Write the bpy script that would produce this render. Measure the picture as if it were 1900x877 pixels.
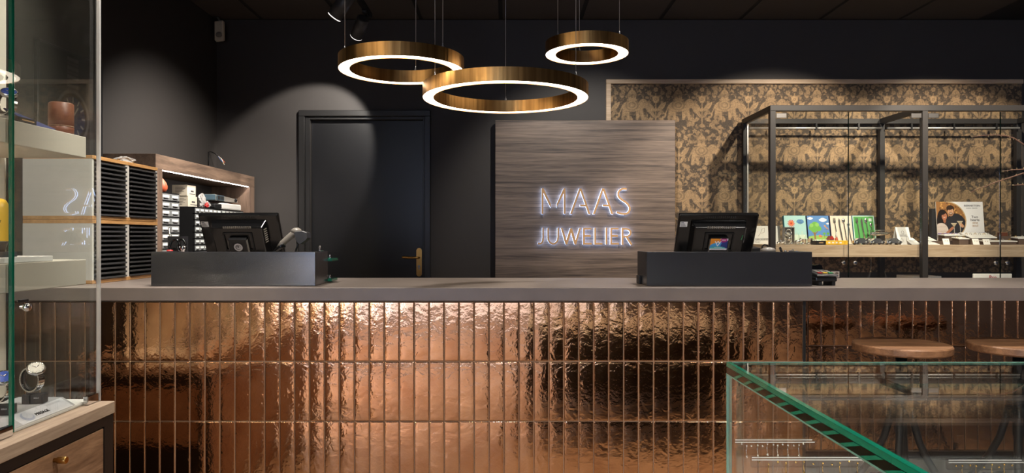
import bpy, bmesh, math, random
import numpy as np
from mathutils import Vector, Matrix

PI = math.pi
random.seed(7)
SC = bpy.context.scene
COL = SC.collection
for _o in list(bpy.data.objects):
    bpy.data.objects.remove(_o, do_unlink=True)

# ------------------------------------------------------------------ camera
FPX, VX, VY, EYE = 1300.0, 940.0, 438.5, 1.17
cam_d = bpy.data.cameras.new('camera')
cam_d.sensor_width = 36.0
cam_d.lens = FPX * 36.0 / 1900.0
cam_d.shift_x = (950.0 - VX) / 1900.0
cam_d.clip_start = 0.05
cam = bpy.data.objects.new('camera', cam_d)
COL.objects.link(cam)
cam.location = (0, 0, EYE)
cam.rotation_euler = (PI / 2, 0, 0)
SC.camera = cam


def wx(px, Y): return (px - VX) * Y / FPX
def wz(py, Y): return EYE + (VY - py) * Y / FPX


# ------------------------------------------------------------------ world, exposure, lights
SC.view_settings.view_transform = 'Standard'
SC.view_settings.look = 'None'
SC.view_settings.gamma = 1.0
SC.view_settings.exposure = 0.7
SC.view_settings.use_curve_mapping = False
world = bpy.data.worlds.new('world')
SC.world = world
world.use_nodes = True
world.node_tree.nodes['Background'].inputs[0].default_value = (0.9, 0.95, 1.0, 1)
world.node_tree.nodes['Background'].inputs[1].default_value = 0.05
SC.cycles.max_bounces = 10
SC.cycles.transparent_max_bounces = 24
SC.cycles.sample_clamp_indirect = 4.0
SC.cycles.use_denoising = True
SC.cycles.caustics_reflective = False
SC.cycles.caustics_refractive = False

WARM = (1.0, 0.86, 0.70)
NEUT = (1.0, 0.93, 0.84)


def spot(name, loc, target, watts, deg, blend=0.35, color=WARM, size=0.03):
    d = bpy.data.lights.new(name, 'SPOT')
    d.energy = watts; d.spot_size = math.radians(deg); d.spot_blend = blend
    d.color = color; d.shadow_soft_size = size
    o = bpy.data.objects.new(name, d); COL.objects.link(o)
    o.location = loc
    o.rotation_euler = (Vector(target) - Vector(loc)).to_track_quat('-Z', 'Y').to_euler()
    return o


# ceiling spots of the shop plus two added fill spots (outside the frame unless a fixture is built for them below)
spot('spot_display_cabinet', (2.25, 3.45, 2.74), (2.0, 5.2, 1.05), 150, 70, 0.35, WARM, 0.03)
spot('spot_display_cabinet_b', (3.3, 3.6, 2.74), (3.2, 5.2, 1.05), 110, 70, 0.35, WARM, 0.03)
spot('spot_sign', (0.55, 3.85, 2.74), (0.62, 5.2, 1.25), 60, 75, 0.6, NEUT, 0.03)
spot('spot_worktop_a', (-0.95, 2.75, 2.74), (-0.85, 2.6, 1.0), 70, 75, 0.6, NEUT, 0.04)
spot('spot_worktop_b', (0.95, 2.75, 2.74), (0.85, 2.6, 1.0), 70, 75, 0.6, NEUT, 0.04)
spot('spot_glass_counter', (.9, -.1, 2.74), (.8, .25, .65), 60, 60, 0.6, NEUT, 0.04)
spot('spot_worktop_c', (1.9, 2.85, 2.74), (1.75, 2.6, 1.0), 60, 70, 0.6, NEUT, 0.04)
spot('added_fill_aisle', (-1.1, 2.65, 2.74), (-1.3, 2.06, .4), 40, 36, 0.5, NEUT, 0.04)  # added fill, brightens the gap between vitrine and counter
spot('added_fill_vitrine', (1.0, 1.3, 2.74), (-1.2, 1.72, .8), 85, 40, 0.7, NEUT, 0.04)  # added fill from the right for the vitrine shelves and base
spot('spot_stools', (1.6, 0.9, 2.74), (1.55, 2.3, 0.8), 60, 70, 0.6, NEUT, 0.04)
spot('spot_trays', (-0.5, 1.8, 2.74), (-1.55, 2.75, 1.15), 115, 60, 0.6, NEUT, 0.04)
for _i, (_x, _y) in enumerate([(-1.4, 0.2), (0.0, 0.3), (1.5, 0.0), (-1.4, -2.0), (0.2, -2.0), (1.8, -2.0), (-1.4, -4.0), (0.4, -4.0), (2.2, -4.0)]):
    spot('spot_shop_%d' % _i, (_x, _y, 2.74), (_x, _y + 0.25, 0), 60, 105, 0.7, NEUT, 0.05)


# ------------------------------------------------------------------ materials
def lin(c):
    if isinstance(c, (int, float)): c = (c, c, c)
    out = []
    for v in c[:3]:
        v = v / 255.0
        out.append(v / 12.92 if v <= 0.04045 else ((v + 0.055) / 1.055) ** 2.4)
    return (out[0], out[1], out[2], 1.0)


MATS = {}


def base_mat(name):
    m = bpy.data.materials.new(name); m.use_nodes = True
    nt = m.node_tree
    b = nt.nodes['Principled BSDF']
    MATS[name] = m
    return m, nt, b


def mat(name, col, rough=0.5, metal=0.0, spec=0.5, emit=None, estr=0.0, alpha=1.0, trans=0.0, ior=1.5, noise=0.0, nscale=40.0, bump=0.0, bscale=200.0, coat=0.0):
    m, nt, b = base_mat(name)
    c = lin(col)
    b.inputs['Base Color'].default_value = c
    b.inputs['Roughness'].default_value = rough
    b.inputs['Metallic'].default_value = metal
    b.inputs['Specular IOR Level'].default_value = spec
    b.inputs['IOR'].default_value = ior
    b.inputs['Coat Weight'].default_value = coat
    if trans: b.inputs['Transmission Weight'].default_value = trans
    if emit is not None:
        b.inputs['Emission Color'].default_value = lin(emit)
        b.inputs['Emission Strength'].default_value = estr
    tc = nt.nodes.new('ShaderNodeTexCoord')
    n = nt.nodes.new('ShaderNodeTexNoise'); n.inputs['Scale'].default_value = nscale
    n.inputs['Detail'].default_value = 4
    nt.links.new(tc.outputs['Object'], n.inputs['Vector'])
    mr = nt.nodes.new('ShaderNodeMapRange')
    k = noise if noise else 0.05
    mr.inputs[3].default_value = 1 - k; mr.inputs[4].default_value = 1 + k
    nt.links.new(n.outputs['Fac'], mr.inputs[0])
    mx = nt.nodes.new('ShaderNodeMix'); mx.data_type = 'RGBA'; mx.blend_type = 'MULTIPLY'
    mx.inputs[0].default_value = 1.0
    mx.inputs[6].default_value = c
    nt.links.new(mr.outputs[0], mx.inputs[7])
    nt.links.new(mx.outputs[2], b.inputs['Base Color'])
    if bump:
        n2 = nt.nodes.new('ShaderNodeTexNoise'); n2.inputs['Scale'].default_value = bscale
        nt.links.new(tc.outputs['Object'], n2.inputs['Vector'])
        bp = nt.nodes.new('ShaderNodeBump'); bp.inputs['Strength'].default_value = bump
        bp.inputs['Distance'].default_value = 0.001
        nt.links.new(n2.outputs['Fac'], bp.inputs['Height'])
        nt.links.new(bp.outputs[0], b.inputs['Normal'])
    return m


def wood(name, dark, light, scale=(1, 1, 1), rough=0.5, contrast=(0.35, 0.65), nscale=6.0, fine=0.25, distort=0.6):
    """streaky grain: noise stretched by a mapping scale (small scale = long along that axis)"""
    m, nt, b = base_mat(name)
    N, L = nt.nodes, nt.links
    tc = N.new('ShaderNodeTexCoord')
    mp = N.new('ShaderNodeMapping'); mp.inputs['Scale'].default_value = scale
    L.new(tc.outputs['Object'], mp.inputs[0])
    n1 = N.new('ShaderNodeTexNoise'); n1.inputs['Scale'].default_value = nscale
    n1.inputs['Detail'].default_value = 8; n1.inputs['Roughness'].default_value = 0.65; n1.inputs['Distortion'].default_value = distort
    L.new(mp.outputs[0], n1.inputs['Vector'])
    n2 = N.new('ShaderNodeTexNoise'); n2.inputs['Scale'].default_value = nscale * 6
    n2.inputs['Detail'].default_value = 3
    L.new(mp.outputs[0], n2.inputs['Vector'])
    add = N.new('ShaderNodeMath'); add.operation = 'MULTIPLY_ADD'
    L.new(n2.outputs['Fac'], add.inputs[0]); add.inputs[1].default_value = fine
    sub = N.new('ShaderNodeMath'); sub.operation = 'SUBTRACT'; L.new(n1.outputs['Fac'], sub.inputs[0]); sub.inputs[1].default_value = fine / 2
    L.new(sub.outputs[0], add.inputs[2])
    r = N.new('ShaderNodeValToRGB')
    r.color_ramp.elements[0].position = contrast[0]; r.color_ramp.elements[0].color = lin(dark)
    r.color_ramp.elements[1].position = contrast[1]; r.color_ramp.elements[1].color = lin(light)
    L.new(add.outputs[0], r.inputs[0]); L.new(r.outputs[0], b.inputs['Base Color'])
    b.inputs['Roughness'].default_value = rough
    bp = N.new('ShaderNodeBump'); bp.inputs['Strength'].default_value = 0.15; bp.inputs['Distance'].default_value = 0.001
    L.new(add.outputs[0], bp.inputs['Height']); L.new(bp.outputs[0], b.inputs['Normal'])
    return m


def glass_mat(name, tint=(0.97, 0.985, 0.975), refl=1.0, rough=0.0):
    m = bpy.data.materials.new(name); m.use_nodes = True
    nt = m.node_tree; N, L = nt.nodes, nt.links
    N.remove(N['Principled BSDF'])
    tr = N.new('ShaderNodeBsdfTransparent'); tr.inputs[0].default_value = (*tint, 1)
    gl = N.new('ShaderNodeBsdfGlossy'); gl.inputs['Roughness'].default_value = rough
    gl.inputs['Color'].default_value = (refl, refl, refl, 1)
    fr = N.new('ShaderNodeFresnel')
    ge = N.new('ShaderNodeNewGeometry')          # both faces of a pane reflect as air-to-glass
    io = N.new('ShaderNodeMapRange'); io.inputs[3].default_value = 1.5; io.inputs[4].default_value = 1 / 1.5
    L.new(ge.outputs['Backfacing'], io.inputs[0]); L.new(io.outputs[0], fr.inputs[0])
    mx = N.new('ShaderNodeMixShader')
    L.new(fr.outputs[0], mx.inputs[0]); L.new(tr.outputs[0], mx.inputs[1]); L.new(gl.outputs[0], mx.inputs[2])
    L.new(mx.outputs[0], N['Material Output'].inputs['Surface'])
    MATS[name] = m
    return m


def vcol_mat(name, rough=0.6, speckle=0.0, sscale=300.0, spec=0.3):
    m, nt, b = base_mat(name)
    N, L = nt.nodes, nt.links
    a = N.new('ShaderNodeAttribute'); a.attribute_name = 'Col'
    if speckle:
        tc = N.new('ShaderNodeTexCoord')
        n = N.new('ShaderNodeTexNoise'); n.inputs['Scale'].default_value = sscale; n.inputs['Detail'].default_value = 3
        L.new(tc.outputs['Object'], n.inputs['Vector'])
        mr = N.new('ShaderNodeMapRange'); mr.inputs[1].default_value = 0.3; mr.inputs[2].default_value = 0.7
        mr.inputs[3].default_value = 1 - speckle; mr.inputs[4].default_value = 1 + speckle
        L.new(n.outputs['Fac'], mr.inputs[0])
        mx = N.new('ShaderNodeMix'); mx.data_type = 'RGBA'; mx.blend_type = 'MULTIPLY'; mx.inputs[0].default_value = 1
        L.new(a.outputs['Color'], mx.inputs[6]); L.new(mr.outputs[0], mx.inputs[7])
        L.new(mx.outputs[2], b.inputs['Base Color'])
    else:
        L.new(a.outputs['Color'], b.inputs['Base Color'])
    b.inputs['Roughness'].default_value = rough
    b.inputs['Specular IOR Level'].default_value = spec
    return m


mat('wall_black', (54, 50, 48), 0.62, noise=0.06, nscale=25, bump=0.25, bscale=500)
mat('ceiling_black', (66, 60, 56), 0.9, noise=0.12, nscale=60, bump=0.3, bscale=350)
mat('joint_black', (12, 11, 11), 0.8)
wood('floor_wood', (124, 106, 90), (164, 146, 126), (1.0, 9.0, 1.0), 0.45, nscale=2.5)
mat('door_black', (23, 23, 25), 0.34, noise=0.05, bump=0.12, bscale=600)
mat('frame_black', (32, 31, 31), 0.38)
wood('walnut_h', (62, 53, 48), (136, 118, 105), (0.32, 6, 11.0), 0.48, (0.30, 0.68), nscale=3.4, fine=0.4, distort=0.9)
wood('walnut_y', (82, 66, 56), (136, 112, 94), (9, 0.8, 9.0), 0.5, (0.3, 0.7), nscale=3.0, fine=0.35)
wood('walnut_v', (80, 65, 55), (132, 108, 92), (9, 9, 0.7), 0.5, (0.3, 0.7), nscale=3.0, fine=0.35)
wood('oak_pale', (176, 150, 122), (206, 182, 154), (0.8, 8, 12), 0.5, nscale=4)
wood('oak_pale_y', (138, 118, 101), (176, 154, 132), (10, 0.8, 14), 0.5, nscale=4)
wood('oak_honey', (176, 128, 76), (208, 160, 104), (8, 1.0, 8), 0.45, nscale=4)
wood('oak_drawer', (112, 82, 60), (160, 124, 94), (8, 0.9, 7), 0.5, nscale=5)
wood('stool_wood', (118, 82, 56), (172, 126, 90), (1.2, 9, 9), 0.42, nscale=5)
mat('worktop_stone', (122, 111, 104), 0.36, noise=0.16, nscale=14, bump=0.08, bscale=300)
mat('black_gap', (10, 9, 9), 0.7)
mat('box_black', (44, 44, 47), 0.16, spec=1.0, noise=0.06, nscale=9, bump=0.1, bscale=700)
mat('plastic_black', (14, 14, 15), 0.16)
mat('plastic_black_matt', (24, 24, 25), 0.45)
mat('tray_grey', (58, 57, 57), 0.3)
mat('plastic_dark', (44, 43, 43), 0.4)
mat('plastic_grey', (128, 122, 114), 0.35)
mat('plastic_white', (226, 224, 218), 0.4)
mat('white_lacquer', (206, 202, 194), 0.35)
mat('linen', (190, 182, 168), 0.8, noise=0.06, nscale=300, bump=0.2, bscale=700)
mat('white_matt', (232, 230, 226), 0.55)
mat('paper_white', (236, 234, 228), 0.7)
mat('chrome', (222, 222, 224), 0.08, 1.0)
mat('steel', (150, 148, 146), 0.28, 1.0)
mat('silver', (242, 238, 230), 0.14, 0.95, bump=0.6, bscale=220)
mat('cable', (150, 150, 152), 0.4, 0.6)
mat('alu', (206, 204, 200), 0.35, 0.6)
mat('brass_handle', (206, 160, 92), 0.28, 1.0)
mat('iron_black', (22, 21, 21), 0.42)
mat('cabinet_black', (42, 40, 39), 0.5, spec=0.4, noise=0.05, nscale=200)
mat('rubber_orange', (200, 92, 58), 0.5)
mat('led_white', (255, 250, 245), 0.5, emit=(255, 244, 236), estr=14.0)
mat('led_case', (255, 250, 245), 0.5, emit=(255, 232, 198), estr=120.0)
mat('fill_under', (255, 250, 245), 0.5, emit=(255, 236, 212), estr=5.0)  # glow of the added strip under the cabinet shelf
mat('spot_grey', (64, 64, 66), 0.4)
mat('glow_rim', (235, 235, 235), 0.3, emit=(255, 246, 240), estr=0.8)  # own glow stands in for lamp light caught on the rim
mat('led_puck', (255, 250, 245), 0.5, emit=(255, 240, 224), estr=70.0)
mat('led_ring', (255, 250, 245), 0.5, emit=(255, 238, 214), estr=6.0)
mat('letter_gold', (206, 162, 112), 0.45, 0.15)
mat('letter_glow', (235, 240, 255), 0.5, emit=(176, 204, 255), estr=4.8)
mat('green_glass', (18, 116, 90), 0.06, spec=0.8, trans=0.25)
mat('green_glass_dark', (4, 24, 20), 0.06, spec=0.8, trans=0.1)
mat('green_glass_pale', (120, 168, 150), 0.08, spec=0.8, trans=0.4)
mat('dark_grey_block', (62, 62, 64), 0.5)
mat('grey_plate', (176, 176, 178), 0.4)
mat('text_dark', (60, 58, 62), 0.6)
mat('text_black', (20, 20, 20), 0.6)
mat('text_white', (228, 228, 228), 0.6)
mat('text_gold', (176, 140, 98), 0.6)
mat('text_red', (176, 40, 60), 0.6)
mat('yellow', (236, 190, 60), 0.4)
mat('red', (170, 44, 42), 0.4)
mat('green_key', (60, 140, 90), 0.4)
mat('yellow_key', (220, 180, 60), 0.4)
mat('blue', (50, 110, 190), 0.4)
mat('teal', (40, 140, 160), 0.4)
mat('slate_blue', (74, 96, 108), 0.4)
mat('navy', (38, 56, 110), 0.3)
mat('bag_clear', (225, 222, 218), 0.2, trans=0.5)
mat('leather_brown', (104, 58, 38), 0.45, noise=0.15, nscale=60)
mat('dial_white', (226, 222, 212), 0.25)
mat('dial_blue', (40, 70, 150), 0.2)
mat('box_brown', (92, 76, 66), 0.6)
mat('gold', (232, 190, 110), 0.15, 1.0)
mat('bark', (128, 92, 72), 0.7)
mat('bud', (140, 120, 84), 0.6)
mat('plinth_grey', (148, 140, 132), 0.5)
mat('cardboard_cream', (206, 196, 176), 0.6)
mat('window_day', (220, 230, 245), 0.5, emit=(192, 212, 255), estr=8.0)  # added glowing strip, lifts the wallpaper below the shelf
mat('window_dim', (220, 230, 245), 0.5, emit=(216, 228, 255), estr=1.1)
mat('drawer_clear', (128, 130, 130), 0.2)
mat('grout', (158, 128, 102), 0.7)
mat('wall_light', (120, 112, 104), 0.7)
glass_mat('glass')
glass_mat('acrylic', (0.93, 0.93, 0.93))
vcol_mat('print', 0.45)
vcol_mat('wallpaper', 0.7, 0.30, 260.0)


def copper():
    m, nt, b = base_mat('copper_tile')
    N, L = nt.nodes, nt.links
    tc = N.new('ShaderNodeTexCoord')
    oi = N.new('ShaderNodeObjectInfo')
    sc = N.new('ShaderNodeVectorMath'); sc.operation = 'SCALE'; sc.inputs['Scale'].default_value = 30.0
    cmb = N.new('ShaderNodeCombineXYZ')
    L.new(oi.outputs['Random'], cmb.inputs[0]); L.new(oi.outputs['Random'], cmb.inputs[1]); L.new(oi.outputs['Random'], cmb.inputs[2])
    L.new(cmb.outputs[0], sc.inputs[0])
    ad = N.new('ShaderNodeVectorMath'); ad.operation = 'ADD'
    L.new(tc.outputs['Object'], ad.inputs[0]); L.new(sc.outputs[0], ad.inputs[1])
    n1 = N.new('ShaderNodeTexNoise'); n1.inputs['Scale'].default_value = 34; n1.inputs['Detail'].default_value = 2.0; n1.inputs['Distortion'].default_value = 0.6
    n2 = N.new('ShaderNodeTexNoise'); n2.inputs['Scale'].default_value = 140; n2.inputs['Detail'].default_value = 3.0
    n3 = N.new('ShaderNodeTexNoise'); n3.inputs['Scale'].default_value = 7; n3.inputs['Detail'].default_value = 3.0
    for n in (n1, n2, n3): L.new(ad.outputs[0], n.inputs['Vector'])
    mul = N.new('ShaderNodeMath'); mul.operation = 'MULTIPLY_ADD'; mul.inputs[1].default_value = 0.24
    L.new(n2.outputs['Fac'], mul.inputs[0]); L.new(n1.outputs['Fac'], mul.inputs[2])
    bp = N.new('ShaderNodeBump'); bp.inputs['Strength'].default_value = 0.75; bp.inputs['Distance'].default_value = 0.0016
    L.new(mul.outputs[0], bp.inputs['Height']); L.new(bp.outputs[0], b.inputs['Normal'])
    r = N.new('ShaderNodeValToRGB')
    r.color_ramp.elements[0].position = 0.3; r.color_ramp.elements[0].color = lin((190, 138, 100))
    r.color_ramp.elements[1].position = 0.75; r.color_ramp.elements[1].color = lin((220, 172, 132))
    L.new(n3.outputs['Fac'], r.inputs[0])
    L.new(r.outputs[0], b.inputs['Base Color'])
    b.inputs['Metallic'].default_value = 1.0
    b.inputs['Roughness'].default_value = 0.10
    return m


copper()


def brass():
    m, nt, b = base_mat('brushed_brass')
    N, L = nt.nodes, nt.links
    tc = N.new('ShaderNodeTexCoord')
    mp = N.new('ShaderNodeMapping'); mp.inputs['Scale'].default_value = (1, 1, 0.02)
    L.new(tc.outputs['Object'], mp.inputs[0])
    n = N.new('ShaderNodeTexNoise'); n.inputs['Scale'].default_value = 55; n.inputs['Detail'].default_value = 5
    L.new(mp.outputs[0], n.inputs['Vector'])
    r = N.new('ShaderNodeValToRGB')
    r.color_ramp.elements[0].position = 0.32; r.color_ramp.elements[0].color = lin((168, 124, 72))
    r.color_ramp.elements[1].position = 0.68; r.color_ramp.elements[1].color = lin((222, 172, 104))
    L.new(n.outputs['Fac'], r.inputs[0]); L.new(r.outputs[0], b.inputs['Base Color'])
    b.inputs['Metallic'].default_value = 1.0
    b.inputs['Roughness'].default_value = 0.3
    bp = N.new('ShaderNodeBump'); bp.inputs['Strength'].default_value = 0.5; bp.inputs['Distance'].default_value = 0.002
    L.new(n.outputs['Fac'], bp.inputs['Height']); L.new(bp.outputs[0], b.inputs['Normal'])


brass()

# ------------------------------------------------------------------ builders
ORG = {}


def M_(m): return MATS[m] if isinstance(m, str) else m


def box(bm, x0, x1, y0, y1, z0, z1, bev=0.0, seg=1):
    vs = [bm.verts.new(p) for p in ((x0, y0, z0), (x1, y0, z0), (x1, y1, z0), (x0, y1, z0), (x0, y0, z1), (x1, y0, z1), (x1, y1, z1), (x0, y1, z1))]
    fs = [bm.faces.new([vs[i] for i in f]) for f in ((0, 3, 2, 1), (4, 5, 6, 7), (0, 1, 5, 4), (1, 2, 6, 5), (2, 3, 7, 6), (3, 0, 4, 7))]
    if bev:
        es = list({e for f in fs for e in f.edges})
        bmesh.ops.bevel(bm, geom=es, offset=bev, segments=seg, affect='EDGES', profile=0.5)
    return vs


def hexa(bm, pts):
    """8 points, bottom 4 then top 4, same winding as box"""
    vs = [bm.verts.new(p) for p in pts]
    for f in ((0, 3, 2, 1), (4, 5, 6, 7), (0, 1, 5, 4), (1, 2, 6, 5), (2, 3, 7, 6), (3, 0, 4, 7)):
        bm.faces.new([vs[i] for i in f])


def tube(bm, pts, r, n=8, cap=True):
    pts = [Vector(p) for p in pts]
    rs = r if isinstance(r, (list, tuple)) else [r] * len(pts)
    rings = []
    prev = None
    for i, p in enumerate(pts):
        t = (pts[min(i + 1, len(pts) - 1)] - pts[max(i - 1, 0)])
        if t.length < 1e-9: t = Vector((0, 0, 1))
        t.normalize()
        if prev is None:
            a = Vector((0, 0, 1)) if abs(t.z) < 0.9 else Vector((1, 0, 0))
            u = t.cross(a).normalized()
        else:
            u = (prev - t * prev.dot(t))
            u = u.normalized() if u.length > 1e-6 else t.orthogonal().normalized()
        prev = u
        v = t.cross(u)
        rings.append([bm.verts.new(p + (u * math.cos(2 * PI * k / n) + v * math.sin(2 * PI * k / n)) * rs[i]) for k in range(n)])
    for a, b in zip(rings, rings[1:]):
        for k in range(n):
            f = bm.faces.new((a[k], a[(k + 1) % n], b[(k + 1) % n], b[k])); f.smooth = True
    if cap:
        bm.faces.new(list(reversed(rings[0]))); bm.faces.new(rings[-1])


def lathe(bm, prof, c=(0, 0, 0), n=24, axis='z', smooth=True, rot=None):
    """prof: list of (r, h)"""
    c = Vector(c)
    rings = []
    for r, h in prof:
        ring = []
        for k in range(n):
            a = 2 * PI * k / n
            if axis == 'z': p = Vector((r * math.cos(a), r * math.sin(a), h))
            elif axis == 'y': p = Vector((r * math.cos(a), h, r * math.sin(a)))
            else: p = Vector((h, r * math.cos(a), r * math.sin(a)))
            if rot: p = rot @ p
            ring.append(bm.verts.new(c + p))
        rings.append(ring)
    for a, b in zip(rings, rings[1:]):
        for k in range(n):
            f = bm.faces.new((a[k], a[(k + 1) % n], b[(k + 1) % n], b[k])); f.smooth = smooth
    if prof[0][0] > 1e-6 : bm.faces.new(list(reversed(rings[0])))
    if prof[-1][0] > 1e-6: bm.faces.new(rings[-1])


def sphere(bm, c, r, sx=1, sy=1, sz=1, u=12, v=8):
    ret = bmesh.ops.create_uvsphere(bm, u_segments=u, v_segments=v, radius=r)
    for w in ret['verts']:
        w.co = Vector((w.co.x * sx, w.co.y * sy, w.co.z * sz)) + Vector(c)
    for w in ret['verts']:
        for f in w.link_faces: f.smooth = True
    return ret['verts']


def prism(bm, poly, fn, d0, d1):
    """extrude a 2-D polygon; fn(u, v, d) -> point"""
    a = [bm.verts.new(fn(u, v, d0)) for u, v in poly]
    b = [bm.verts.new(fn(u, v, d1)) for u, v in poly]
    n = len(poly)
    bm.faces.new(a); bm.faces.new(list(reversed(b)))
    for k in range(n):
        bm.faces.new((a[k], b[k], b[(k + 1) % n], a[(k + 1) % n]))


def stroke(bm, pts, w, fn, d0, d1):
    """flat ribbon along a 2-D path, extruded"""
    n = len(pts); L, R = [], []
    for i, p in enumerate(pts):
        a = pts[max(i - 1, 0)]; b = pts[min(i + 1, n - 1)]
        t = Vector((b[0] - a[0], b[1] - a[1])).normalized()
        L.append((p[0] - t.y * w / 2, p[1] + t.x * w / 2)); R.append((p[0] + t.y * w / 2, p[1] - t.x * w / 2))
    lo = [[bm.verts.new(fn(q[0], q[1], d)) for q in S] for S in (L, R) for d in (d0, d1)]
    L0, L1, R0, R1 = lo
    for i in range(n - 1):
        bm.faces.new((L0[i], L0[i + 1], R0[i + 1], R0[i])); bm.faces.new((L1[i], R1[i], R1[i + 1], L1[i + 1]))
        bm.faces.new((L0[i], L1[i], L1[i + 1], L0[i + 1])); bm.faces.new((R0[i], R0[i + 1], R1[i + 1], R1[i]))
    bm.faces.new((L0[0], R0[0], R1[0], L1[0])); bm.faces.new((L0[-1], L1[-1], R1[-1], R0[-1]))


def obj(name, bm, material, parent=None, fix=True, smooth_angle=None):
    me = bpy.data.meshes.new(name)
    o0 = ORG.get(parent.name) if parent else None
    if o0 is not None:
        bmesh.ops.translate(bm, verts=bm.verts, vec=-o0)
    if fix: bmesh.ops.recalc_face_normals(bm, faces=bm.faces)
    bm.to_mesh(me); bm.free()
    me.materials.append(M_(material))
    o = bpy.data.objects.new(name, me); COL.objects.link(o)
    if parent:
        o.parent = parent
        ORG[o.name] = o0
    return o


def part(name, material, parent, fn, **kw):
    bm = bmesh.new(); fn(bm)
    return obj(name, bm, material, parent, **kw)


def pbox(name, material, parent, *a, **kw):
    bm = bmesh.new(); box(bm, *a, **kw)
    return obj(name, bm, material, parent)


def thing(name, label, cat, loc, group=None):
    o = bpy.data.objects.new(name, None); COL.objects.link(o)
    o.empty_display_size = 0.05
    o.location = loc; ORG[o.name] = Vector(loc)
    o['label'] = label; o['category'] = cat
    if group: o['group'] = group
    return o


def tag(o, label, cat, group=None):
    o['label'] = label; o['category'] = cat
    if group: o['group'] = group
    return o


def struct(o, label=None):
    o['kind'] = 'structure'
    if label: o['label'] = label
    return o


def dup(root, loc, label=None):
    r = root.copy(); COL.objects.link(r); r.location = loc
    if label: r['label'] = label
    for ch in list(root.children):
        c = ch.copy(); COL.objects.link(c); c.parent = r
        for g in list(ch.children):
            d = g.copy(); COL.objects.link(d); d.parent = c
    return r


def inst(src, loc, parent=None):
    c = src.copy(); COL.objects.link(c); c.location = loc
    if parent: c.parent = parent
    return c


def text_part(name, s, material, parent, loc, size, rot=None, align='LEFT', depth=0.0004, sx=1.0):
    cu = bpy.data.curves.new('lettering', 'FONT'); cu.body = s; cu.size = size; cu.align_x = align
    cu.extrude = depth; cu.resolution_u = 2
    t = bpy.data.objects.new('lettering', cu); COL.objects.link(t)
    bpy.context.view_layer.update()
    me = bpy.data.meshes.new_from_object(t.evaluated_get(bpy.context.evaluated_depsgraph_get()))
    COL.objects.unlink(t); bpy.data.objects.remove(t); bpy.data.curves.remove(cu)
    R = (rot or Matrix.Rotation(PI / 2, 3, 'X')).to_4x4()
    o0 = ORG.get(parent.name) if parent else Vector((0, 0, 0))
    me.transform(Matrix.Translation(Vector(loc) - (o0 or Vector((0, 0, 0)))) @ R @ Matrix.Diagonal((sx, 1, 1, 1)))
    me.materials.clear(); me.materials.append(M_(material))
    o = bpy.data.objects.new(name, me); COL.objects.link(o)
    o.parent = parent
    return o


def print_part(name, img, w, h, parent, place, material='print'):
    """img: (ny, nx, 3) linear colours, row 0 = top; place: Matrix 4x4 from (x 0..w, y 0..h) to world"""
    ny, nx = img.shape[:2]
    xs = np.linspace(0, w, nx); ys = np.linspace(h, 0, ny)
    gx, gy = np.meshgrid(xs, ys)
    co = np.zeros((ny * nx, 4)); co[:, 0] = gx.ravel(); co[:, 1] = gy.ravel(); co[:, 3] = 1
    o0 = ORG.get(parent.name) if parent else None
    Mx = np.array(place); co = (co @ Mx.T)[:, :3]
    if o0 is not None: co -= np.array(o0)
    idx = np.arange(ny * nx).reshape(ny, nx)
    f = np.stack([idx[1:, :-1], idx[1:, 1:], idx[:-1, 1:], idx[:-1, :-1]], -1).reshape(-1, 4)
    me = bpy.data.meshes.new(name)
    me.vertices.add(ny * nx); me.vertices.foreach_set('co', co.ravel().astype(np.float32))
    nf = len(f); me.loops.add(nf * 4); me.polygons.add(nf)
    me.loops.foreach_set('vertex_index', f.ravel().astype(np.int32))
    me.polygons.foreach_set('loop_start', (np.arange(nf) * 4).astype(np.int32))
    me.update(calc_edges=True)
    at = me.color_attributes.new('Col', 'FLOAT_COLOR', 'POINT')
    c4 = np.ones((ny * nx, 4), np.float32); c4[:, :3] = img.reshape(-1, 3)
    at.data.foreach_set('color', c4.ravel())
    me.materials.append(M_(material))
    o = bpy.data.objects.new(name, me); COL.objects.link(o)
    if parent: o.parent = parent
    return o


class Paint:
    """tiny numpy painter; coordinates in 0..w, 0..h with y up"""
    def __init__(s, w, h, res, bg):
        s.nx, s.ny = max(2, int(w / res) + 1), max(2, int(h / res) + 1)
        s.x, s.y = np.meshgrid(np.linspace(0, w, s.nx), np.linspace(h, 0, s.ny))
        s.a = np.ones((s.ny, s.nx, 3)) * np.array(lin(bg)[:3])
        s.soft = res * 0.6
    def blend(s, d, c):
        m = np.clip(0.5 - d / (2 * s.soft), 0, 1)[..., None]
        s.a = s.a * (1 - m) + np.array(lin(c)[:3]) * m
    def ell(s, cx, cy, rx, ry, c, rot=0.0):
        ca, sa = math.cos(rot), math.sin(rot)
        u = (s.x - cx) * ca + (s.y - cy) * sa; v = -(s.x - cx) * sa + (s.y - cy) * ca
        s.blend((np.sqrt((u / rx) ** 2 + (v / ry) ** 2) - 1) * min(rx, ry), c)
    def rect(s, x0, x1, y0, y1, c):
        s.blend(np.maximum(np.abs(s.x - (x0 + x1) / 2) - (x1 - x0) / 2, np.abs(s.y - (y0 + y1) / 2) - (y1 - y0) / 2), c)
    def line(s, x0, y0, x1, y1, w, c):
        dx, dy = x1 - x0, y1 - y0
        t = np.clip(((s.x - x0) * dx + (s.y - y0) * dy) / (dx * dx + dy * dy + 1e-12), 0, 1)
        s.blend(np.hypot(s.x - x0 - t * dx, s.y - y0 - t * dy) - w / 2, c)
    def mask(s, m, c):
        s.a[m] = np.array(lin(c)[:3])


def front_place(x, y, z):
    """print facing -Y with its lower left corner at (x, y, z)"""
    return Matrix(((1, 0, 0, x), (0, 0, -1, y), (0, 1, 0, z), (0, 0, 0, 1)))


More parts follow.
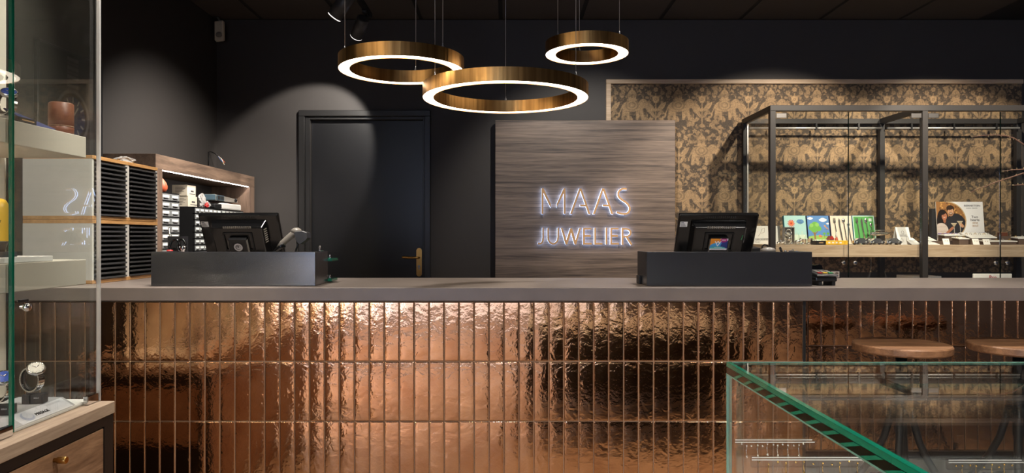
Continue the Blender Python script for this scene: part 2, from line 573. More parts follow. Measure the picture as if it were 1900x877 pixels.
# ================================================================== STRUCTURE
XL, XR, YB, YF, ZC = -2.196, 4.2, 5.306, -6.0, 2.809
struct(pbox('floor', 'floor_wood', None, XL - .1, XR + .1, YF - .1, YB + .1, -0.06, 0), 'pale wooden shop floor')
ceil = struct(pbox('ceiling', 'joint_black', None, XL - .1, XR + .1, YF - .1, YB + .1, ZC + 0.004, ZC + .08), 'black ceiling laid with wide dark acoustic panels')
bm = bmesh.new(); box(bm, 0, 0.572, 0, 1.18, 0, 0.004 - 0.0005)
pan = obj('ceiling_panel', bm, 'ceiling_black', ceil)
x0 = wx(487, YB) - 0.602 + 0.014
first = True
for r in range(2):
    for k in range(-1, 10):
        L_ = (x0 + k * 0.602, YB - 0.02 - 1.18 - r * 1.20, ZC)
        if k == -1 and L_[0] < XL: continue
        if first: pan.location = L_; first = False
        else: inst(pan, L_, ceil)
bm = bmesh.new()
box(bm, XL - .1, XL, -2.5, YB + .1, 0, ZC); box(bm, XL - .1, XL, YF, -5.5, 0, ZC); box(bm, XL - .1, XL, -5.5, -2.5, 0, .45); box(bm, XL - .1, XL, -5.5, -2.5, 2.45, ZC)
struct(obj('wall_left', bm, 'wall_black'), 'matt black side wall')
w_ = struct(pbox('window_2', 'window_day', None, XL - .08, XL - .06, -5.5, -2.5, .45, 2.45), 'daylit side shop window behind the camera')
pbox('mullion', 'frame_black', w_, XL - .06, XL - .02, -4.03, -3.97, .45, 2.45)
struct(pbox('wall_right', 'wall_black', None, XR, XR + .1, YF, YB + .1, 0, ZC), 'matt black side wall beyond the cabinet')
DX0, DX1, DZ = wx(575.7, YB), wx(785, YB), wz(222, YB)
bm = bmesh.new()
box(bm, XL, DX0, YB, YB + .1, 0, ZC); box(bm, DX1, XR, YB, YB + .1, 0, ZC); box(bm, DX0, DX1, YB, YB + .1, DZ, ZC)
struct(obj('wall_back', bm, 'wall_black'), 'matt black back wall')
# the shop front behind the camera: wall with a large daylight window and a glazed door
bm = bmesh.new()
box(bm, XL, -2.12, YF - .1, YF, 0, ZC); box(bm, 1.2, XR, YF - .1, YF, 0, ZC); box(bm, -2.12, 1.2, YF - .1, YF, 0, .35); box(bm, -2.12, 1.2, YF - .1, YF, 2.4, ZC)
struct(obj('wall_front', bm, 'wall_light'))
w_ = struct(pbox('window_1', 'window_dim', None, -2.12, 1.2, YF - .08, YF - .06, .35, 2.4), 'daylit shop window behind the camera')
pbox('mullion', 'frame_black', w_, -0.13, -0.07, YF - .06, YF - .02, .35, 2.4)

# door
door = bpy.data.objects.new('door_1', None); COL.objects.link(door); door.location = ((DX0 + DX1) / 2, YB, 0); ORG[door.name] = Vector(door.location)
struct(door, 'black flush door with brass lever handle in a black frame')
FX0, FX1, FZ = wx(556, YB), wx(799.5, YB), wz(205.5, YB)
bm = bmesh.new()
for (a, b, c, d) in ((FX0, FX0 + .046, 0, FZ - .0462), (FX1 - .046, FX1, 0, FZ - .0462), (FX0, FX1, FZ - .046, FZ)):
    box(bm, a, b, YB - .035, YB - .0005, c, d, .004)
obj('casing', bm, 'frame_black', door)
bm = bmesh.new()
for (a, b, c, d) in ((FX0 + .046, DX0, 0, FZ - .046), (DX1, FX1 - .046, 0, FZ - .046), (DX0, DX1, DZ, FZ - .046)):
    box(bm, a, b, YB - .014, YB - .0005, c, d, .002)
obj('frame_lip', bm, 'frame_black', door)
pbox('door_leaf', 'door_black', door, DX0 + .003, DX1 - .003, YB + .03, YB + .07, .005, DZ - .003)
h = bmesh.new()
hx0, hx1, hz0, hz1 = wx(771.9, YB), wx(782, YB), wz(513, YB), wz(460, YB)
hr = (hx1 - hx0) / 2
pl = []
for k in range(13): a = PI * k / 12; pl.append(((hx0 + hx1) / 2 + hr * math.cos(a), hz1 - hr + hr * math.sin(a)))
for k in range(13): a = PI + PI * k / 12; pl.append(((hx0 + hx1) / 2 + hr * math.cos(a), hz0 + hr + hr * math.sin(a)))
prism(h, pl, lambda u, v, d: (u, d, v), YB + .022, YB + .030)
bp_ = obj('handle_plate', h, 'brass_handle', door)
h = bmesh.new()
zc = wz(477.5, YB); xc = (hx0 + hx1) / 2
tube(h, [(xc, YB + .024, zc), (xc, YB - .012, zc), (xc - .006, YB - .022, zc), (xc - .02, YB - .025, zc), (wx(747, YB), YB - .025, zc + .003)], [.009, .009, .009, .009, .0095], 10)
obj('lever', h, 'brass_handle', bp_)
h = bmesh.new(); lathe(h, [(.009, YB + .012), (.009, YB + .023)], (xc, 0, wz(494, YB)), 12, 'y'); box(h, xc - .004, xc + .004, YB + .016, YB + .023, wz(500, YB), wz(494, YB))
obj('lock_cylinder', h, 'steel', bp_)

# ---------------- wallpaper: block print of elephants, stems and small flowers
def wallpaper_tile():
    W, H, res = 0.35, 0.686, 0.0025
    nx, ny = int(W / res), int(H / res)
    X, Y = np.meshgrid((np.arange(nx) + .5) * res, (np.arange(ny) + .5) * res)
    v = np.zeros((ny, nx))
    rng = np.random.RandomState(4)

    def wrap(dx, P): return (dx + P / 2) % P - P / 2

    def loc(cx, cy):
        return wrap(X - cx, W), wrap(Y - cy, H)

    def put(d, val, soft=res):
        nonlocal v
        m = np.clip(.5 - d / (2 * soft), 0, 1); v = v * (1 - m) + val * m

    def ell(cx, cy, rx, ry, val, rot=0):
        x, y = loc(cx, cy); c, s = math.cos(rot), math.sin(rot)
        u, w = x * c + y * s, -x * s + y * c
        put((np.sqrt((u / rx) ** 2 + (w / ry) ** 2) - 1) * min(rx, ry), val)

    def cap(x0, y0, x1, y1, r0, r1, val):
        x, y = loc(x0, y0); dx, dy = x1 - x0, y1 - y0
        t = np.clip((x * dx + y * dy) / (dx * dx + dy * dy), 0, 1)
        put(np.hypot(x - t * dx, y - t * dy) - (r0 + (r1 - r0) * t), val)

    def leaf(cx, cy, L, wd, rot, val, vein=True):
        x, y = loc(cx, cy); c, s = math.cos(rot), math.sin(rot)
        u, w = x * c + y * s, -x * s + y * c
        half = wd * np.clip(1 - (2 * u / L) ** 2, 0, None)
        d = np.where(np.abs(u) < L / 2, np.abs(w) - half, 1)
        put(d, val)
        if vein: cap(cx - c * L * .4, cy - s * L * .4, cx + c * L * .4, cy + s * L * .4, .0012, .0008, .35)

    def flower(cx, cy, r, val, n=6):
        for k in range(n):
            a = 2 * PI * k / n + .3
            ell(cx + math.cos(a) * r * .62, cy + math.sin(a) * r * .62, r * .42, r * .34, val, a)
        ell(cx, cy, r * .36, r * .36, .15); ell(cx, cy, r * .2, r * .2, val)

    cells = [(0.0875, 0.17), (0.0875 + W / 2, 0.17 + H / 2)]
    for k in range(330):       # small leaves and flowers everywhere first
        cx, cy = rng.rand() * W, rng.rand() * H
        if rng.rand() < .35: flower(cx, cy, .009 + .008 * rng.rand(), .55 + .3 * rng.rand(), 5)
        else: leaf(cx, cy, .025 + .02 * rng.rand(), .005 + .003 * rng.rand(), rng.rand() * PI, .5 + .35 * rng.rand())
    for cx, cy in cells:       # dark ground around the big motifs
        px = cx + W / 2
        cap(px, cy - .13, px, cy + .12, .036, .036, .04)
        cap(cx - .065, cy, cx + .075, cy, .066, .062, .04)
        cap(cx, cy + .05, cx, cy + .12, .046, .03, .04)
    for cx, cy in cells:
        px = cx + W / 2        # flowering stem
        cap(px, cy - .13, px, cy + .10, .004, .003, .75)
        for sgn in (-1, 1):
            leaf(px + sgn * .043, cy + .0, .10, .018, PI / 2 - sgn * .75, .85)
            leaf(px + sgn * .026, cy - .055, .075, .012, PI / 2 - sgn * .55, .75)
            leaf(px + sgn * .045, cy - .10, .06, .012, -sgn * .5 + (PI if sgn < 0 else 0), .7)
            leaf(px + sgn * .022, cy + .075, .045, .008, PI / 2 - sgn * .9, .7)
            flower(px + sgn * .05, cy + .105, .017, .75)
            flower(px + sgn * .07, cy - .135, .014, .65)
        flower(px, cy + .055, .027, .95, 8)
        flower(px, cy + .13, .018, .8)
        ell(px, cy - .02, .011, .014, .9)
        ell(px, cy - .145, .02, .013, .8)
        e = .82                # elephant walking right, trunk raised
        ell(cx - .005, cy + .004, .072, .042, e)
        for lx, lean in ((-.060, -.014), (-.044, .012), (.040, -.006), (.060, .016)):
            cap(cx + lx, cy - .01, cx + lx + lean, cy - .09, .017, .010, e)
        ell(cx + .078, cy + .022, .034, .036, e)
        cap(cx + .10, cy + .015, cx + .118, cy - .03, .014, .010, e); cap(cx + .118, cy - .03, cx + .142, cy - .028, .009, .007, e); cap(cx + .142, cy - .028, cx + .15, cy - .005, .007, .005, e)
        cap(cx + .10, cy - .005, cx + .125, cy + .004, .004, .002, 1.0)
        ell(cx + .066, cy + .022, .016, .024, .55); ell(cx + .066, cy + .022, .012, .019, .85)
        ell(cx + .092, cy + .032, .004, .004, .1)
        cap(cx - .075, cy + .01, cx - .1, cy - .05, .005, .003, e); ell(cx - .102, cy - .056, .007, .012, e)
        for k in range(4):     # saddle cloth rings
            ell(cx - .005, cy + .012, .050 - .011 * k, .042 - .009 * k, .42 if k % 2 == 0 else .82)
        for k in range(7): ell(cx - .045 + k * .0133, cy - .036, .004, .005, .3)
        for k in range(4):
            for lx in (-.062, .066): cap(cx + lx - .012, cy - .075 - .006 * k, cx + lx + .012, cy - .075 - .006 * k, .0009, .0009, .35)
        for w_h, z0_, z1_ in ((.038, .046, .056), (.029, .056, .088), (.038, .088, .094)):
            x, y = loc(cx - .005, cy + (z0_ + z1_) / 2)
            put(np.maximum(np.abs(x) - w_h, np.abs(y) - (z1_ - z0_) / 2), .88)
        ell(cx - .005, cy + .094, .030, .034, .82); x, y = loc(cx - .005, cy + .0905); put(np.maximum(np.abs(x) - .038, np.abs(y) - .0025), .4); cap(cx - .005, cy + .095, cx - .005, cy + .125, .0015, .001, .4)
        ell(cx - .005, cy + .079, .012, .012, .25); ell(cx - .025, cy + .079, .005, .01, .3); ell(cx + .015, cy + .079, .005, .01, .3)
        cap(cx - .04, cy + .0925, cx + .03, cy + .0925, .0012, .0012, .3)
        ell(cx - .005, cy + .134, .007, .009, .9); cap(cx - .005, cy + .14, cx - .005, cy + .152, .002, .001, .9)
    for k in range(700):       # stippled shading inside the motifs
        ell(rng.rand() * W, rng.rand() * H, .0022 + .002 * rng.rand(), .0015, .25 + .3 * rng.rand(), rng.rand() * PI)
    for k in range(90):
        leaf(rng.rand() * W, rng.rand() * H, .012 + .012 * rng.rand(), .003, rng.rand() * PI, .45 + .45 * rng.rand(), False)
    # worn block-print edges
    g = rng.rand(ny, nx)
    g = (g + np.roll(g, 1, 0) + np.roll(g, 1, 1) + np.roll(g, 1, (0, 1))) / 4
    bl = .5 + .25 * (np.sin(2 * PI * (2 * X / W + Y / H)) * np.sin(2 * PI * (3 * Y / H - X / W)) + np.sin(2 * PI * (3 * X / W - 5 * Y / H + .2)) * np.cos(2 * PI * (4 * Y / H + X / W)))
    v = np.clip(v * (.62 + .42 * bl)  * (.78 + .5 * g) + .16 * (g - .4), 0, 1)
    return v, W, H, res


wt, TW, TH, tres = wallpaper_tile()
WPX0, WPX1, WPZ0, WPZ1 = wx(1133, YB), 3.9, 0.9, wz(156, YB)
gs = 0.0033
nx_, nz_ = int((WPX1 - WPX0) / gs), int((WPZ1 - WPZ0) / gs)
gx_, gz_ = np.meshgrid(np.linspace(WPX0, WPX1, nx_), np.linspace(WPZ1, WPZ0, nz_))
# an elephant of the first full row sits at (1474, 275)
ex, ez = wx(1474, YB), wz(282, YB)
tu = ((gx_ - ex + 0.0875) % TW) / tres; tv = ((gz_ - ez + 0.17) % TH) / tres
val = wt[np.clip(tv.astype(int), 0, wt.shape[0] - 1), np.clip(tu.astype(int), 0, wt.shape[1] - 1)]
gold_, dark_ = np.array(lin((176, 146, 108))[:3]), np.array(lin((72, 63, 54))[:3])
img = dark_ + val[..., None] * (gold_ - dark_)
wp = print_part('wall_covering', img, WPX1 - WPX0, WPZ1 - WPZ0, None, front_place(WPX0, YB - .003, WPZ0), 'wallpaper')
struct(wp, 'gold on brown wallpaper printed with elephants and flowers')
bm = bmesh.new(); box(bm, wx(1124, YB), WPX1, YB - .022, YB - .0005, wz(156, YB), wz(148, YB), .002)
struct(obj('trim_1', bm, 'oak_pale'), 'pale wooden rail along the top of the wallpaper')
bm = bmesh.new(); box(bm, wx(1124, YB), wx(1133, YB), YB - .022, YB - .0005, .9, wz(156, YB), .002)
struct(obj('trim_2', bm, 'oak_pale'), 'pale wooden upright at the left edge of the wallpaper')

# ================================================================== COUNTER
CY, CW, CZ = 2.347, 2.33, 1.0
XE = wx(1489, CY); NCOL = 53; TP = 0.05; RP = 0.2; ZT = 0.9525
XS = XE - NCOL * TP
counter = thing('shop_counter', 'long counter front clad in upright glossy copper tiles', 'counter', ((XS + XE) / 2, CY, 0))
pbox('counter_body', 'grout', counter, XS, XE, CY - .0026, 2.87, .08, CZ - .045)
pbox('plinth', 'black_gap', counter, XS, XE, CY + .05, 2.8, 0, .079)
pbox('shadow_gap_strip', 'black_gap', counter, XS, XE + .009, CY - .006, CY - .0035, ZT + .0005, CZ - .045)
pbox('end_post', 'black_gap', counter, XE + .0005, XE + .009, CY - .004, 2.86, .08, ZT)


def tile_mesh(w, h):
    """pillowed tile: steep rim, then a gently domed face split from the rim by sharp edges"""
    bm = bmesh.new()
    xs = [0, .0007, .0024, .0095, w - .0095, w - .0024, w - .0007, w]; zs = [0, .0008, .0030, .0100, h - .0100, h - .0030, h - .0008, h]
    vs = {}
    for i, x in enumerate(xs):
        for j, z in enumerate(zs):
            ex, ez = min(i, 7 - i), min(j, 7 - j); e = min(ex, ez)
            d = (0, .0038, .0044, .0050)[e]
            vs[i, j] = bm.verts.new((x, -d, z))
    for i in range(7):
        for j in range(7):
            f = bm.faces.new((vs[i, j], vs[i + 1, j], vs[i + 1, j + 1], vs[i, j + 1])); f.smooth = True
    for i in range(2, 5):
        for a, b in (((i, 2), (i + 1, 2)), ((i, 5), (i + 1, 5)), ((2, i), (2, i + 1)), ((5, i), (5, i + 1))):
            bm.edges.get((vs[a], vs[b])).smooth = False
    return bm


def tile_rows(parent, x0, ncol, ztop, nrow, y, tilt=0.004):
    src = None
    rr = random.Random(3)
    for r in range(nrow):
        for c in range(ncol):
            L_ = Vector((x0 + c * TP + .0009, y, ztop - (r + 1) * RP + .0009))
            if src is None:
                src = obj('tile', tile_mesh(TP - .0018, RP - .0018), 'copper_tile')
                src.parent = parent; t = src
            else:
                t = src.copy(); COL.objects.link(t)
            t.location = L_ - ORG[parent.name]
            ax = max(-.0035, min(.0035, rr.gauss(0, tilt * .6))); az = max(-.012, min(.012, rr.gauss(0, tilt * 1.6)))
            t.rotation_euler = (ax, 0, az)
            t.location.y -= -ax * RP / 2 * -1 + az * TP / 2      # tilt about the middle of the tile


tile_rows(counter, XS, NCOL, ZT, 4, CY)

RY = 2.68
XR0, RC = XE + .009, 17
bar = thing('bar_counter', 'recessed part of the counter with copper tiles behind the stools', 'counter', (XR0 + .5, RY, 0))
pbox('counter_body', 'grout', bar, XR0 + .0005, XR0 + 1.35, RY - .0026, 2.87, .35, CZ - .045)
pbox('plinth', 'plinth_grey', bar, XR0 + .0005, XR0 + 1.35, RY - .03, 2.87, 0, .325)
pbox('shadow_gap_strip', 'black_gap', bar, XR0 + .0005, XR0 + 1.35, RY - .01, RY + .05, .3255, .3495)
tile_rows(bar, XR0 + .0005, 26, ZT, 3, RY)

# worktop: L-shaped slab; the left leg carries the tray cabinets
wt_ = thing('worktop', 'long brown stone-look worktop with square front edge', 'worktop', (0, 2.6, CZ - .0445))
bm = bmesh.new(); box(bm, -1.675, 2.34, CW, 2.889, CZ - .0445, CZ, .0015)
obj('slab', bm, 'worktop_stone', wt_)
bm = bmesh.new(); box(bm, -2.19, -1.40, 2.8895, 3.70, CZ - .0445, CZ, .0015); box(bm, -2.19, -1.676, 2.34, 2.889, CZ - .0445, CZ, .0015)
obj('return_slab', bm, 'worktop_stone', wt_)
ret = pbox('return_cabinet', 'cabinet_black', None, -2.19, -1.43, 2.8895, 3.69, .0, CZ - .046)
tag(ret, 'dark base cabinet under the left return of the worktop', 'cabinet')

# ================================================================== RING PENDANTS
def ring_lamp(label, cx, cy, z, R, wires, wr=.04, hgt=.046):
    t = thing('ring_pendant_lamp', label, 'pendant lamp', (cx, cy, z), 'three brass ring lamps over the counter')
    n = 96
    bm = bmesh.new()
    # channel: outer wall, top, inner wall
    prof = [(R, 0), (R, hgt), (R - wr, hgt), (R - wr, 0), (R - wr + .0015, 0), (R - wr + .0015, hgt - .002), (R - .0015, hgt - .002), (R - .0015, 0)]
    rings = [[bm.verts.new((cx + r * math.cos(2 * PI * k / n), cy + r * math.sin(2 * PI * k / n), z + h_)) for k in range(n)] for r, h_ in prof]
    for i in range(len(prof)):
        a, b = rings[i], rings[(i + 1) % len(prof)]
        for k in range(n):
            f = bm.faces.new((a[k], a[(k + 1) % n], b[(k + 1) % n], b[k]))
            f.smooth = False
    band = obj('brass_band', bm, 'brushed_brass', t)
    bm = bmesh.new()
    a = [bm.verts.new((cx + (R - .0018) * math.cos(2 * PI * k / n), cy + (R - .0018) * math.sin(2 * PI * k / n), z + .0015)) for k in range(n)]
    b = [bm.verts.new((cx + (R - wr + .0018) * math.cos(2 * PI * k / n), cy + (R - wr + .0018) * math.sin(2 * PI * k / n), z + .0015)) for k in range(n)]
    for k in range(n): bm.faces.new((a[k], b[k], b[(k + 1) % n], a[(k + 1) % n]))
    obj('light_diffuser', bm, 'led_ring', t, fix=False)
    for ang in wires:
        p = Vector((cx + (R - wr / 2) * math.cos(ang), cy + (R - wr / 2) * math.sin(ang), z + hgt))
        bm = bmesh.new(); tube(bm, [p, (p.x, p.y, ZC)], .0011, 6)
        lathe(bm, [(.0045, 0), (.0045, .008), (.002, .013), (.002, .02)], p, 8)
        obj('suspension_wire', bm, 'cable', t)
    return t


ring_lamp('largest of the three brass ring lamps, hanging lowest in the middle', -.004, 2.55, 1.67, .300, (PI / 2, PI * 7 / 6, PI * 11 / 6))
ring_lamp('middle-sized brass ring lamp, leftmost of the three', wx(745.6, 2.49), 2.49, 1.757, .221, (PI / 2 - .12, PI * 7 / 6 - .1, PI * 11 / 6 - .15))
ring_lamp('smallest brass ring lamp, hanging highest on the right', wx(1088.7, 2.66), 2.66, 1.86, .157, (PI / 2 + .1, PI * 7 / 6 + .05, PI * 11 / 6 - .1))

# ================================================================== SIGN
SY = 5.22
sgn = thing('sign_panel', 'tall walnut panel with backlit golden shop name letters', 'sign', (wx(1086, SY), SY, 0))
bm = bmesh.new(); box(bm, wx(919, SY), wx(1253, SY), SY, YB - .024, 0, wz(223, SY), .002)
obj('board', bm, 'walnut_h', sgn)
ZS, OX, OY = 6.263, 985.0, 330.0
LY = SY - .026


def sfn(u, v, d): return (wx(OX + u / ZS, LY), d, wz(OY + v / ZS, LY))


A_ = [(560, 122), (588, 122), (692, 422), (667, 422), (638, 332), (570, 332), (570, 310), (630, 310), (574, 152), (477, 422), (452, 422)]
E_ = [(605, 580), (702, 580), (702, 600), (627, 600), (627, 663), (696, 663), (696, 684), (627, 684), (627, 752), (708, 752), (708, 774), (605, 774)]
LET = [
    [('p', [(123, 120), (147, 120), (232, 300), (229, 348), (146, 180), (144, 420), (121, 420)]), ('p', [(402, 120), (378, 120), (300, 298), (297, 348), (381, 185), (381, 420), (403, 420)])],
    [('p', A_)], [('p', [(u + 266, v) for u, v in A_])],
    [('s', [(1115, 129), (1085, 126), (1055, 130), (1030, 145), (1014, 172), (1014, 200), (1030, 230), (1060, 255), (1100, 280), (1130, 308), (1148, 340), (1149, 370), (1135, 398), (1110, 414), (1080, 419), (1040, 414), (997, 398)], 23)],
    [('s', [(141, 578), (141, 640), (141, 705), (136, 735), (124, 755), (106, 764), (80, 759)], 20)],
    [('s', [(199, 580), (199, 640), (199, 690), (205, 725), (222, 750), (245, 763), (270, 763), (294, 750), (311, 725), (317, 690), (317, 640), (317, 580)], 21)],
    [('p', [(346, 580), (370, 580), (412, 718), (455, 583), (478, 583), (520, 718), (560, 580), (582, 580), (527, 773), (505, 773), (466, 640), (423, 773), (401, 773)])],
    [('p', E_)],
    [('p', [(735, 580), (757, 580), (757, 752), (832, 752), (832, 774), (738, 774), (735, 774)])],
    [('p', [(867, 578), (888, 578), (888, 773), (867, 773)])],
    [('p', [(u + 316, v) for u, v in E_])],
    [('p', [(1053, 580), (1076, 580), (1076, 776), (1053, 776)]), ('s', [(1060, 591), (1100, 591), (1130, 596), (1152, 612), (1160, 635), (1152, 660), (1130, 676), (1100, 682), (1060, 682)], 21), ('s', [(1106, 676), (1136, 722), (1170, 776)], 24)],
]
for shapes in LET:
    for nm, m_, d0, d1 in (('letter', 'letter_gold', LY, LY + .004), ('letter_backlight', 'letter_glow', LY + .0046, LY + .016)):
        bm = bmesh.new()
        for q_, s in enumerate(shapes):
            if s[0] == 'p': prism(bm, s[1], sfn, d0 - .0002 * q_, d1 - .0002 * q_)
            else: stroke(bm, s[1], s[2], sfn, d0 - .0002 * q_, d1 - .0002 * q_)
        o_ = obj(nm, bm, m_, sgn if nm == 'letter' else lett)
        if nm == 'letter': lett = o_
bm = bmesh.new()
for (u, v) in ((130, 160), (395, 160), (128, 400), (500, 330), (650, 330), (765, 330), (920, 330), (1010, 180), (1148, 350), (141, 690), (199, 690), (317, 650), (420, 740), (515, 740), (615, 620), (745, 690), (877, 640), (931, 690), (1064, 690)):
    p = sfn(u, v, 0); tube(bm, [(p[0], LY + .016, p[2]), (p[0], SY, p[2])], .0025, 6)
obj('standoff_pins', bm, 'steel', sgn)

# ================================================================== TRACK WITH TWO SPOTS
TX, TZ = wx(682, 4.55), wz(40, 4.55) + .045
trk = thing('ceiling_track', 'black spotlight track hanging under the ceiling', 'light track', (TX, 4.0, TZ))
pbox('rail', 'iron_black', trk, TX - .017, TX + .017, 3.0, 4.62, TZ, TZ + .03)
bm = bmesh.new()
for y in (3.2, 4.4): tube(bm, [(TX, y, TZ + .03), (TX, y, ZC)], .004, 6)
obj('hanger_rods', bm, 'iron_black', trk)


def track_spot(label, head, aim, watts, deg, y, blend):
    t = thing('track_spotlight', label, 'spotlight', (TX, y, TZ), 'spots on the ceiling track')
    hd = Vector(head); d = (Vector(aim) - hd).normalized()
    bm = bmesh.new(); box(bm, TX - .014, TX + .014, y - .05, y + .05, TZ - .022, TZ - .0005, .003)
    obj('adapter', bm, 'iron_black', t)
    bm = bmesh.new(); tube(bm, [(TX, y, TZ - .02), (TX, y, TZ - .05), hd - d * .02], .008, 8)
    obj('bracket', bm, 'iron_black', t)
    q = d.to_track_quat('Z', 'Y').to_matrix()
    bm = bmesh.new()
    lathe(bm, [(.030, -.085), (.041, -.08), (.042, .06), (.038, .06), (.036, .045), (.0, .044)], hd, 24, 'z', True, q)
    hsg = obj('housing', bm, 'spot_grey', t)
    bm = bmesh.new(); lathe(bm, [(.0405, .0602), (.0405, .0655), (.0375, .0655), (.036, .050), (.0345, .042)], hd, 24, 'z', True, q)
    obj('reflector_rim', bm, 'glow_rim', hsg)
    bm = bmesh.new(); lathe(bm, [(.022, .0445), (.0, .0455)], hd, 16, 'z', True, q)
    obj('lamp_lens', bm, 'led_white', hsg)
    p = hd + d * .066
    spot('track_spot_light', p, aim, watts, deg, blend, NEUT, .02)
    return t


h2 = (wx(667, 4.5), 4.5, wz(53, 4.5)); h1 = (wx(632, 3.95), 3.95, wz(14, 3.95))
track_spot('rear black cylinder spotlight at the end of the ceiling track', h2, (-1.479, YB, 1.835), 65, 54, 4.5, .3)
track_spot('front black cylinder spotlight cut by the top of the picture', h1, (XL, 4.55, 1.0), 140, 88, 3.95, .8)

# ================================================================== SENSOR, WIRE TAIL
SYn = 5.19
t = thing('motion_sensor', 'small beige motion sensor high in the wall corner', 'motion sensor', (wx(405, SYn), SYn, wz(56, SYn)))
bm = bmesh.new(); box(bm, wx(396, SYn), wx(414.5, SYn), SYn, SYn + .045, wz(74.5, SYn), wz(38, SYn), .008, 2)
for v in bm.verts:
    v.co.y += (v.co.x - wx(405, SYn)) * -.35
    if v.co.z < wz(66, SYn) and v.co.y < SYn + .02: v.co.y += .014
hs = obj('housing', bm, 'cardboard_cream', t)
bm = bmesh.new(); sphere(bm, (wx(406, SYn), SYn + .002, wz(64, SYn)), .026, 1, .35, .8)
obj('lens', bm, 'plastic_grey', t)
bm = bmesh.new(); tube(bm, [(wx(406, SYn), SYn + .03, wz(40, SYn)), (wx(402, SYn), SYn + .05, wz(33, SYn)), (wx(398, SYn), SYn + .05, ZC)], .007, 8)
obj('mount_arm', bm, 'plastic_grey', t)

WXL = XL + .004
def lw(px, py):  # point on the left wall
    Y = -XL * FPX / (VX - px); return Vector((XL, Y, wz(py, Y)))
t = thing('wire_tail', 'loose black cable with coloured wire ends sticking out of the wall', 'cable', tuple(lw(386, 285)))
p0 = lw(386, 302); p1 = lw(386, 282)
bm = bmesh.new(); tube(bm, [p0 + Vector((.004, 0, -.02)), p0 + Vector((.005, 0, .03)), p1 + Vector((.006, 0, 0)), p1 + Vector((.02, 0, .003)), p1 + Vector((.05, .0, -.01)), p1 + Vector((.075, 0, -.03))], .004, 6)
obj('cable_sheath', bm, 'iron_black', t)
for k, c in enumerate(('blue', 'yellow', 'plastic_white', 'rubber_orange')):
    bm = bmesh.new(); q = p1 + Vector((.07, .003 * k, -.026))
    tube(bm, [q, q + Vector((.018 + .004 * k, .004 * (k - 1.5), -.022 - .006 * (k % 2))), q + Vector((.04 + .003 * k, .002 * k, -.05 - .008 * (k % 3)))], .0022, 5)
    obj('wire_end', bm, c, t)

# ================================================================== TRAY CABINETS (left)
TYa, TYm, TYb, TXF, TXB = 2.497, 2.7305, 2.964, -1.476, -1.725
UH = .2305


def tray_cabinet(label, y0, y1, z0):
    t = thing('tray_cabinet', label, 'tray cabinet', (TXF, (y0 + y1) / 2, z0), 'stacked cabinets of black trays')
    z1 = z0 + UH; bt = .0135
    bm = bmesh.new(); box(bm, TXB, TXF, y0, y1, z0 + .0005, z0 + bt, .001); obj('bottom_board', bm, 'oak_honey', t)
    bm = bmesh.new(); box(bm, TXB, TXF, y0, y1, z1 - bt, z1 - .0005, .001); obj('top_board', bm, 'oak_honey', t)
    pbox('side_panel', 'white_lacquer', t, TXB, TXF - .002, y0, y0 + .012, z0 + bt, z1 - bt)
    pbox('side_panel', 'white_lacquer', t, TXB, TXF - .002, y1 - .012, y1, z0 + bt, z1 - bt)
    pbox('back_panel', 'black_gap', t, TXB, TXB + .008, y0 + .012, y1 - .012, z0 + bt, z1 - bt)
    n = 12; pit = (UH - 2 * bt) / n
    bm = bmesh.new(); a, b = y0 + .0135, y1 - .0135; zz = z0 + bt + .002
    box(bm, TXB + .02, TXF - .012, a, b, zz, zz + .0035)
    box(bm, TXF - .014, TXF + .006, a + .001, b - .001, zz - .0005, zz + .0065, .001)
    tr = obj('tray', bm, 'tray_grey', t)
    for k in range(1, n): inst(tr, (0, 0, k * pit), t)
    return t


tray_cabinet('lower tray cabinet nearest the camera on the worktop', TYa, TYm - .0005, CZ)
tray_cabinet('lower tray cabinet of the rear stack, beside the walnut niche', TYm + .0005, TYb, CZ)
tray_cabinet('upper tray cabinet nearest the camera, white side panel facing front', TYa, TYm - .0005, CZ + UH)
tray_cabinet('upper tray cabinet of the rear stack with a crumpled bag on top', TYm + .0005, TYb, CZ + UH)
t = pbox('storage_box', 'cabinet_black', None, -1.80, -1.7265, 2.50, 2.96, CZ, CZ + 2 * UH, bev=.002)
tag(t, 'tall narrow black box standing behind the tray cabinets', 'box')


def crumple(name, c, sx, sy, sz, material, parent=None, seed=1, u=14, v=9):
    bm = bmesh.new(); rr = random.Random(seed)
    vs = sphere(bm, c, 1.0, sx, sy, sz, u, v)
    C = Vector(c)
    for w in vs:
        d = w.co - C; w.co = C + d * (.72 + .42 * rr.random())
        if w.co.z < c[2] - sz * .78: w.co.z = c[2] - sz * .78
    for f in bm.faces: f.smooth = False
    return obj(name, bm, material, parent)


t = crumple('plastic_bag', (TXF - .05, 2.80, CZ + 2 * UH + .0125), .035, .045, .016, 'bag_clear')
tag(t, 'crumpled clear plastic bag lying on the rear tray cabinet', 'plastic bag')

# ================================================================== WALNUT NICHE (left wall)
NX, NY0, NY1, NZ = -1.897, 3.788, 5.27, 1.618
XW = XL + .003
t = thing('wall_niche_cabinet', 'walnut open niche cabinet with light strip along the left wall', 'cabinet', (NX, 4.5, 0))
bm = bmesh.new(); box(bm, XW, NX, NY0, NY1, NZ - .08, NZ, .001); top_ = obj('top_board', bm, 'walnut_y', t)
bm = bmesh.new(); box(bm, XW, NX, NY0, NY0 + .075, 0, NZ - .0805, .001); obj('near_side', bm, 'walnut_v', t)
bm = bmesh.new(); box(bm, XW, NX, NY1 - .09, NY1, 0, NZ - .0805, .001); obj('far_side', bm, 'walnut_v', t)
pbox('back_panel', 'wall_black', t, XW, XW + .012, NY0 + .0755, NY1 - .0905, 0, NZ - .0805)
pbox('desk_board', 'walnut_y', t, XW + .0125, NX - .005, NY0 + .0755, NY1 - .0905, .93, .96)
